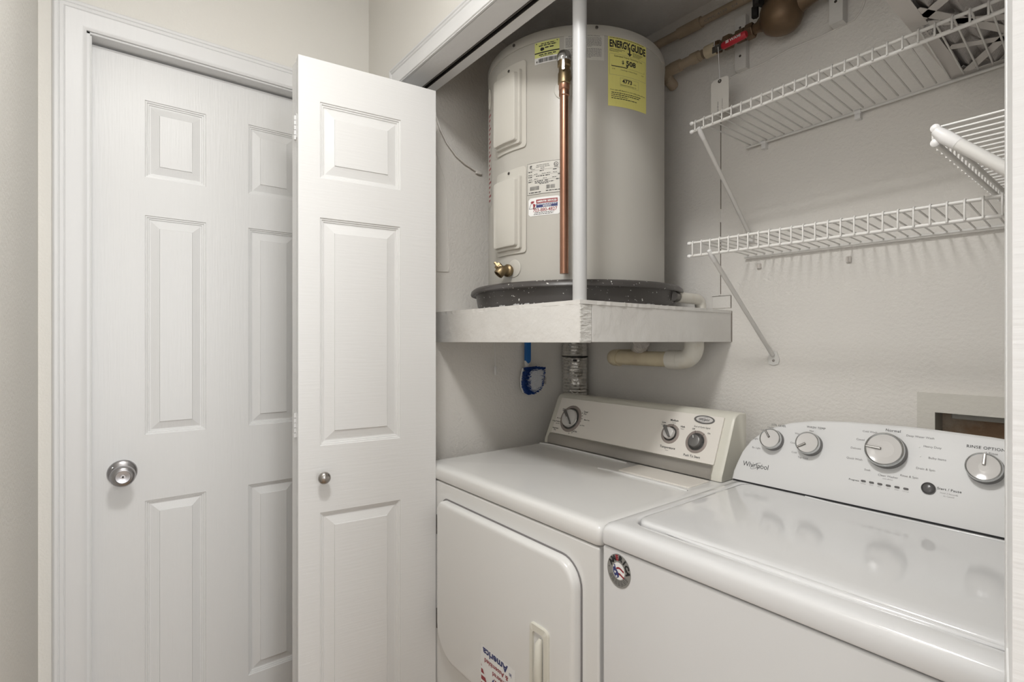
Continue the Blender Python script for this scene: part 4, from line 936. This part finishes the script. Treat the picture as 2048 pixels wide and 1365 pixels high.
# round sticker on the front
sx_, sz_ = -.6185, .844; yy = YW-.0004
SF = lambda a, b, d=0: (sx_+a, yy-d, sz_+b)
g = G(); g.loft([[SF(.0270*cos(2*pi*k/40), .0305*sin(2*pi*k/40), d) for k in range(40)] for d in (0, .0004)]); sk = build('round_sticker', g, 'decal_silver', ws)
ell = lambda r, a: (.0270/.0305*r*cos(a), r*sin(a))
g = G(); gr_ = G()
for i, ch in enumerate('AMERICA'):
    a = R(148-i*24.0); x, z = ell(.0238, a); text(gr_ if ch == 'E' else g, lambda p, q: SF(p, q, .0007), ch, x, z, .0088, bold=.07, rot=a-pi/2, wide=1.0)
for a in (R(175), R(5)):
    x, z = ell(.0255, a); g.add([SF(x+.0011*cos(2*pi*k/5), z+.0011*sin(2*pi*k/5), .0007) for k in range(5)], [(0,1,2,3,4)])
for rr_ in (.0180, .0205, .0230, .0255):
    for a in range(205, 335, 4):
        if (a//4) % 5 == 0: continue
        p = [ell(rr_, R(a)), ell(rr_, R(a+3)), ell(rr_+.0010, R(a+3)), ell(rr_+.0010, R(a))]; g.add([SF(x, z, .0007) for x, z in p], [(0,1,2,3)])
build('lettering', g, 'ink', sk, solid=True)
g = G(); g.add([SF(*ell(.0155, 2*pi*k/28), .0006) for k in range(28)], [tuple(range(28))]); build('roundel', g, 'paper_white', sk, solid=True)
g = G(); pts = [(-.0100, .0100), (-.0085, .0105), (-.0060, .0030), (-.0020, -.0010), (.0010, -.0065), (.0005, -.0110), (-.0040, -.0138), (-.0085, -.0110), (-.0125, -.0045), (-.0130, .0030)]
g.add([SF(x, z, .0009) for x, z in pts], [tuple(range(len(pts)))]); build('blue_field', g, 'ink_blue', sk, solid=True)
for (z0, ) in ((.0035,), (-.0070,)):
    for i in range(8):
        x0_ = -.0055+(.0175)*i/8+(0.004 if z0 < 0 else 0); x1_ = -.0055+(.0175)*(i+1)/8+(0.004 if z0 < 0 else 0)
        x0_, x1_ = min(x0_, .0128), min(x1_, .0128); f_ = lambda x: z0+.0022*sin((x+.005)*260)
        gr_.add([SF(x0_, f_(x0_)-.0018, .0008), SF(x1_, f_(x1_)-.0018, .0008), SF(x1_, f_(x1_)+.0018, .0008), SF(x0_, f_(x0_)+.0018, .0008)], [(0,1,2,3)])
build('red_print', gr_, 'ink_red', sk, solid=True)
g = G()
for (x, z, r) in ((-.0080, -.0035, .0032), (-.0045, -.0105, .0026), (-.0110, .0065, .0022)):
    g.add([SF(x+(r if k % 2 == 0 else r*.42)*sin(2*pi*k/10), z+(r if k % 2 == 0 else r*.42)*cos(2*pi*k/10), .0011) for k in range(10)], [tuple(range(10))])
build('star', g, 'paper_white', sk, solid=True)

# ================================================================= HALL LAMPS (out of frame, they light the hall)
lp = thing('ceiling_lamp', 'round flush ceiling lamp with frosted dome in the hall before the closet', 'ceiling lamp', (-.45, .14, CEIL))
build('base', G().lathe([(.15,0),(.15,-.02),(.14,-.024)], (-.45, .14, CEIL), (0,0,1), 40), 'nickel', lp, smooth=40)
build('glass_dome', G().lathe([(.135,-.022),(.132,-.034),(.115,-.046),(.08,-.054),(.04,-.058),(0,-.059)], (-.45, .14, CEIL), (0,0,1), 40), 'lamp_glass', lp, smooth=50)
